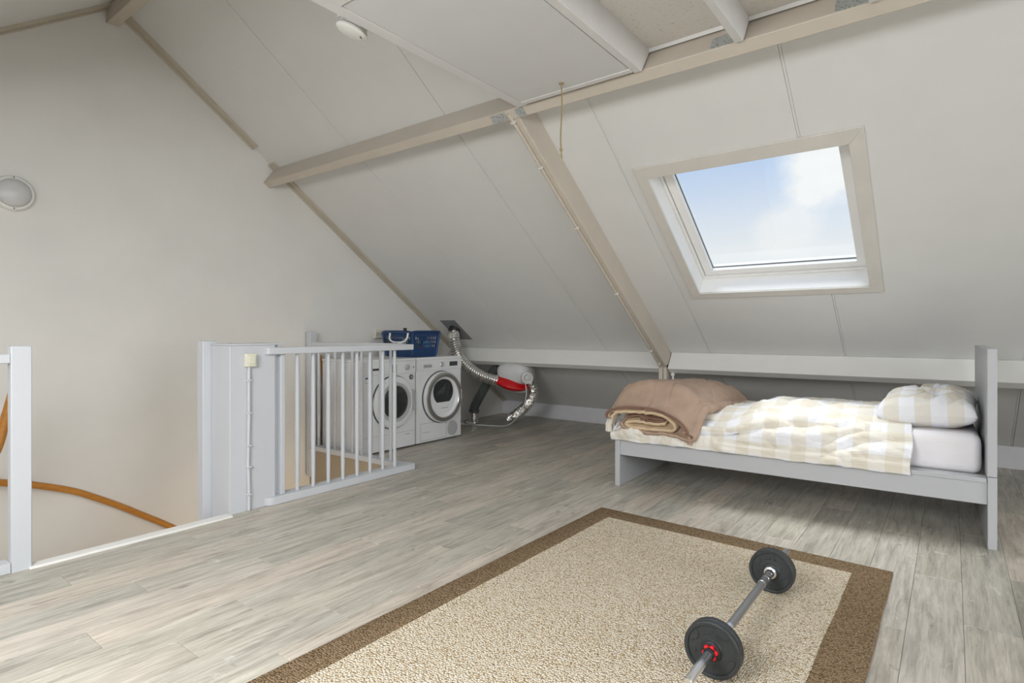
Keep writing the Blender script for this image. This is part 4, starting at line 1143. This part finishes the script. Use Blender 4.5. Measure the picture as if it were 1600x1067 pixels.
tag(sweep([(0.10, 0.100), (0.16, 0.108), (0.26, 0.104), (0.35, 0.098), (0.375, 0.090), (0.33, 0.086), (0.2, 0.092)], 'inner_fold', 'comforter_dark', t, 0.010, 4), 'dark brown inner fold')
tag(sweep([(-0.046, 0.090), (-0.056, 0.108), (-0.026, 0.140), (0.056, 0.167), (0.20, 0.180), (0.345, 0.168), (0.44, 0.136), (0.50, 0.104), (0.545, 0.062), (0.565, 0.015), (0.57, -0.03)], 'hem_shell', 'comforter_brown', t, 0.004, 1), 'smooth pinkish brown top shell')
# piping along the front hem
pp = spline([(a, b, 0) for a, b in [(-0.045, 0.085), (-0.055, 0.105), (-0.03, 0.134), (0.055, 0.160), (0.20, 0.172), (0.34, 0.160), (0.43, 0.132), (0.495, 0.102), (0.54, 0.062), (0.562, 0.015)]], 8)
MB(BM_).tube([(0.012 + p.x * 0.96, -0.052 + 0.02 * math.sin(p.x * 6) + 0.004 * nz(p.x * 30, 1), 0.404 + p.y) for p in pp], 0.0085, 8).build('piping', 'comforter_dark', t)

# ================================================================ rug
K = 0.993
OUT = [(-1.738, 3.190), (-0.214, 3.140), (-0.224, 0.55), (-1.752, 0.55)]
INN = [(-1.611, 3.037), (-0.361, 3.004), (-0.369, 0.70), (-1.622, 0.70)]
OUT = [(a * K, b * K) for a, b in OUT]; INN = [(a * K, b * K) for a, b in INN]
rug = thing('rug', (-0.98, 1.85, 0), 'beige looped rug with a brown border on the floor in front of the bed', 'rug')


def edge(p, q, n, amp, seed):
    r = []
    for k in range(n):
        f = k / n; x = p[0] + (q[0] - p[0]) * f; y = p[1] + (q[1] - p[1]) * f
        d = Vector((q[0] - p[0], q[1] - p[1])).normalized(); w = amp * nz(k * 0.9, seed) + amp * 1.2 * nz(k * 0.05, seed + 3)
        r.append((x - d.y * w, y + d.x * w))
    return r


oe = []; ie = []
for k in range(4):
    n = 160
    oe += edge(OUT[k], OUT[(k + 1) % 4], n, 0.002, k); ie += edge(INN[k], INN[(k + 1) % 4], n, 0.0035, k + 10)
n = len(oe); H_ = 0.013
V = [(x, y, 0.0005) for x, y in oe] + [(x, y, H_ - 0.003) for x, y in oe]
ci = (-0.98, 1.85)
V += [(x + (ci[0] - x) * 0.004, y + (ci[1] - y) * 0.004, H_) for x, y in oe] + [(x, y, H_) for x, y in ie] + [(x, y, 0.0005) for x, y in ie]
F = []
for r_ in range(4):
    for k in range(n): F.append((r_ * n + k, r_ * n + (k + 1) % n, (r_ + 1) * n + (k + 1) % n, (r_ + 1) * n + k))
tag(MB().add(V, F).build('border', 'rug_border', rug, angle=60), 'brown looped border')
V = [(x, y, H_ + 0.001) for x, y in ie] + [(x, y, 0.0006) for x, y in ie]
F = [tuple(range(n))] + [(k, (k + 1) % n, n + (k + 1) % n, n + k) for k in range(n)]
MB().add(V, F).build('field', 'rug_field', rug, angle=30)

# ================================================================ barbell
DX, DZc = -0.597, 0.1025
db = thing('barbell', (DX, 2.2, H_), 'short chrome barbell with two black weight plates lying on the beige rug', 'barbell')
db.rotation_euler = (0, 0, 0)


def along(prof, name, mat, n=32, lab=None, ang=30):
    # prof (radius, y)
    o = MB().lathe([(r, y) for r, y in prof], (DX, 0, DZc), (0, 1, 0), n).build(name, mat, db, angle=ang)
    if lab: tag(o, lab)
    return o


along([(0.0115, 1.600), (0.0135, 1.604), (0.0135, 1.722)], 'sleeve', 'chrome')
tp = []
y = 1.722
while y < 1.80: tp += [(0.0115, y), (0.0135, y + 0.002)]; y += 0.004
along(tp, 'thread', 'thread_dark', 24)
along([(0.0135, 1.845), (0.0150, 1.85), (0.0150, 1.985), (0.0155, 1.988)], 'sleeve', 'chrome')
along([(0.0142, 1.985), (0.0142, 2.405)], 'grip', 'knurled_metal', lab='dark knurled grip')
along([(0.0155, 2.403), (0.0150, 2.406), (0.0150, 2.452), (0.0142, 2.453), (0.0142, 2.456), (0.0150, 2.457), (0.0150, 2.53)], 'sleeve', 'chrome')
along([(0.0175, 2.528), (0.024, 2.532), (0.024, 2.545), (0.0, 2.545)], 'end_collar', 'chrome')
along([(0.0165, 2.515), (0.0165, 2.53)], 'rubber_ring', 'rubber_black')
along([(0.0135, 2.60), (0.0135, 2.83), (0.0115, 2.834), (0, 2.834)], 'sleeve', 'chrome')


def plate(y0, y1):
    r = 0.0885; h = (y1 - y0); c = (y0 + y1) / 2
    pr = [(0.0155, y0 + 0.004), (0.021, y0), (0.030, y0 + 0.001), (0.034, y0 + 0.006), (0.0735, y0 + 0.006), (0.0755, y0 + 0.001), (0.0775, y0), (r - 0.004, y0), (r - 0.0008, y0 + 0.003), (r, c),
          (r - 0.0008, y1 - 0.003), (r - 0.004, y1), (0.0775, y1), (0.0755, y1 - 0.001), (0.0735, y1 - 0.006), (0.034, y1 - 0.006), (0.030, y1 - .001), (0.021, y1), (0.0155, y1 - 0.004)]
    o = MB().lathe(pr, (DX, 0, DZc), (0, 1, 0), 72, closed=True).build('weight_plate', 'weight_black', db, angle=28)
    # embossed grips and marks on the near face
    for a0, sp in ((R(150), R(34)), (R(330), R(34)), (R(60), R(34))):
        poly = []
        for k in range(9):
            a = a0 - sp / 2 + sp * k / 8; poly.append((0.074 * math.cos(a), 0.074 * math.sin(a)))
        for k in range(9):
            a = a0 + sp / 2 - sp * k / 8; rr = 0.052 if 2 <= k <= 6 else 0.060; poly.append((rr * math.cos(a), rr * math.sin(a)))
        MB().prism([(DX + p[0], DZc + p[1]) for p in poly], 'y', y0 + 0.003, y0 + 0.0062).build('emboss', 'weight_black', o, bevel=0.001)
    for a0 in (R(95), R(110), R(72), R(250), R(275), R(195)):
        for q in (-1, 0, 1):
            cx, cz = 0.052 * math.cos(a0 + q * 0.09), 0.052 * math.sin(a0 + q * 0.09)
            MB().tube([(DX + cx - 0.003, y0 + 0.006, DZc + cz - 0.004), (DX + cx + 0.002, y0 + 0.0055, DZc + cz), (DX + cx - 0.001, y0 + 0.006, DZc + cz + 0.005)], 0.0016, 5).build('emboss_mark', 'weight_black', o)
    return o


plate(1.803, 1.825); plate(1.8255, 1.8475); plate(2.546, 2.570); plate(2.5705, 2.5945)
st_ = []
for k in range(36):
    a = 2 * PI * k / 36; r_ = 0.0205 + 0.0035 * (1 if (k // 3) % 2 == 0 else -1); st_.append((DX + r_ * math.cos(a), DZc + r_ * math.sin(a)))
tag(MB().prism(st_, 'y', 1.786, 1.798).build('star_nut', 'red_nut', db, bevel=0.0015), 'red rubber ring of the star nut')
along([(0.0150, 1.775), (0.0175, 1.778), (0.0175, 1.788)], 'nut_hub', 'rubber_black')
along([(0.026, 1.797), (0.030, 1.799), (0.030, 1.8035), (0.015, 1.8035)], 'nut_flange', 'rubber_black')
along([(0.026, 2.5945), (0.028, 2.60), (0.020, 2.615), (0.0, 2.616)], 'star_nut', 'rubber_black')
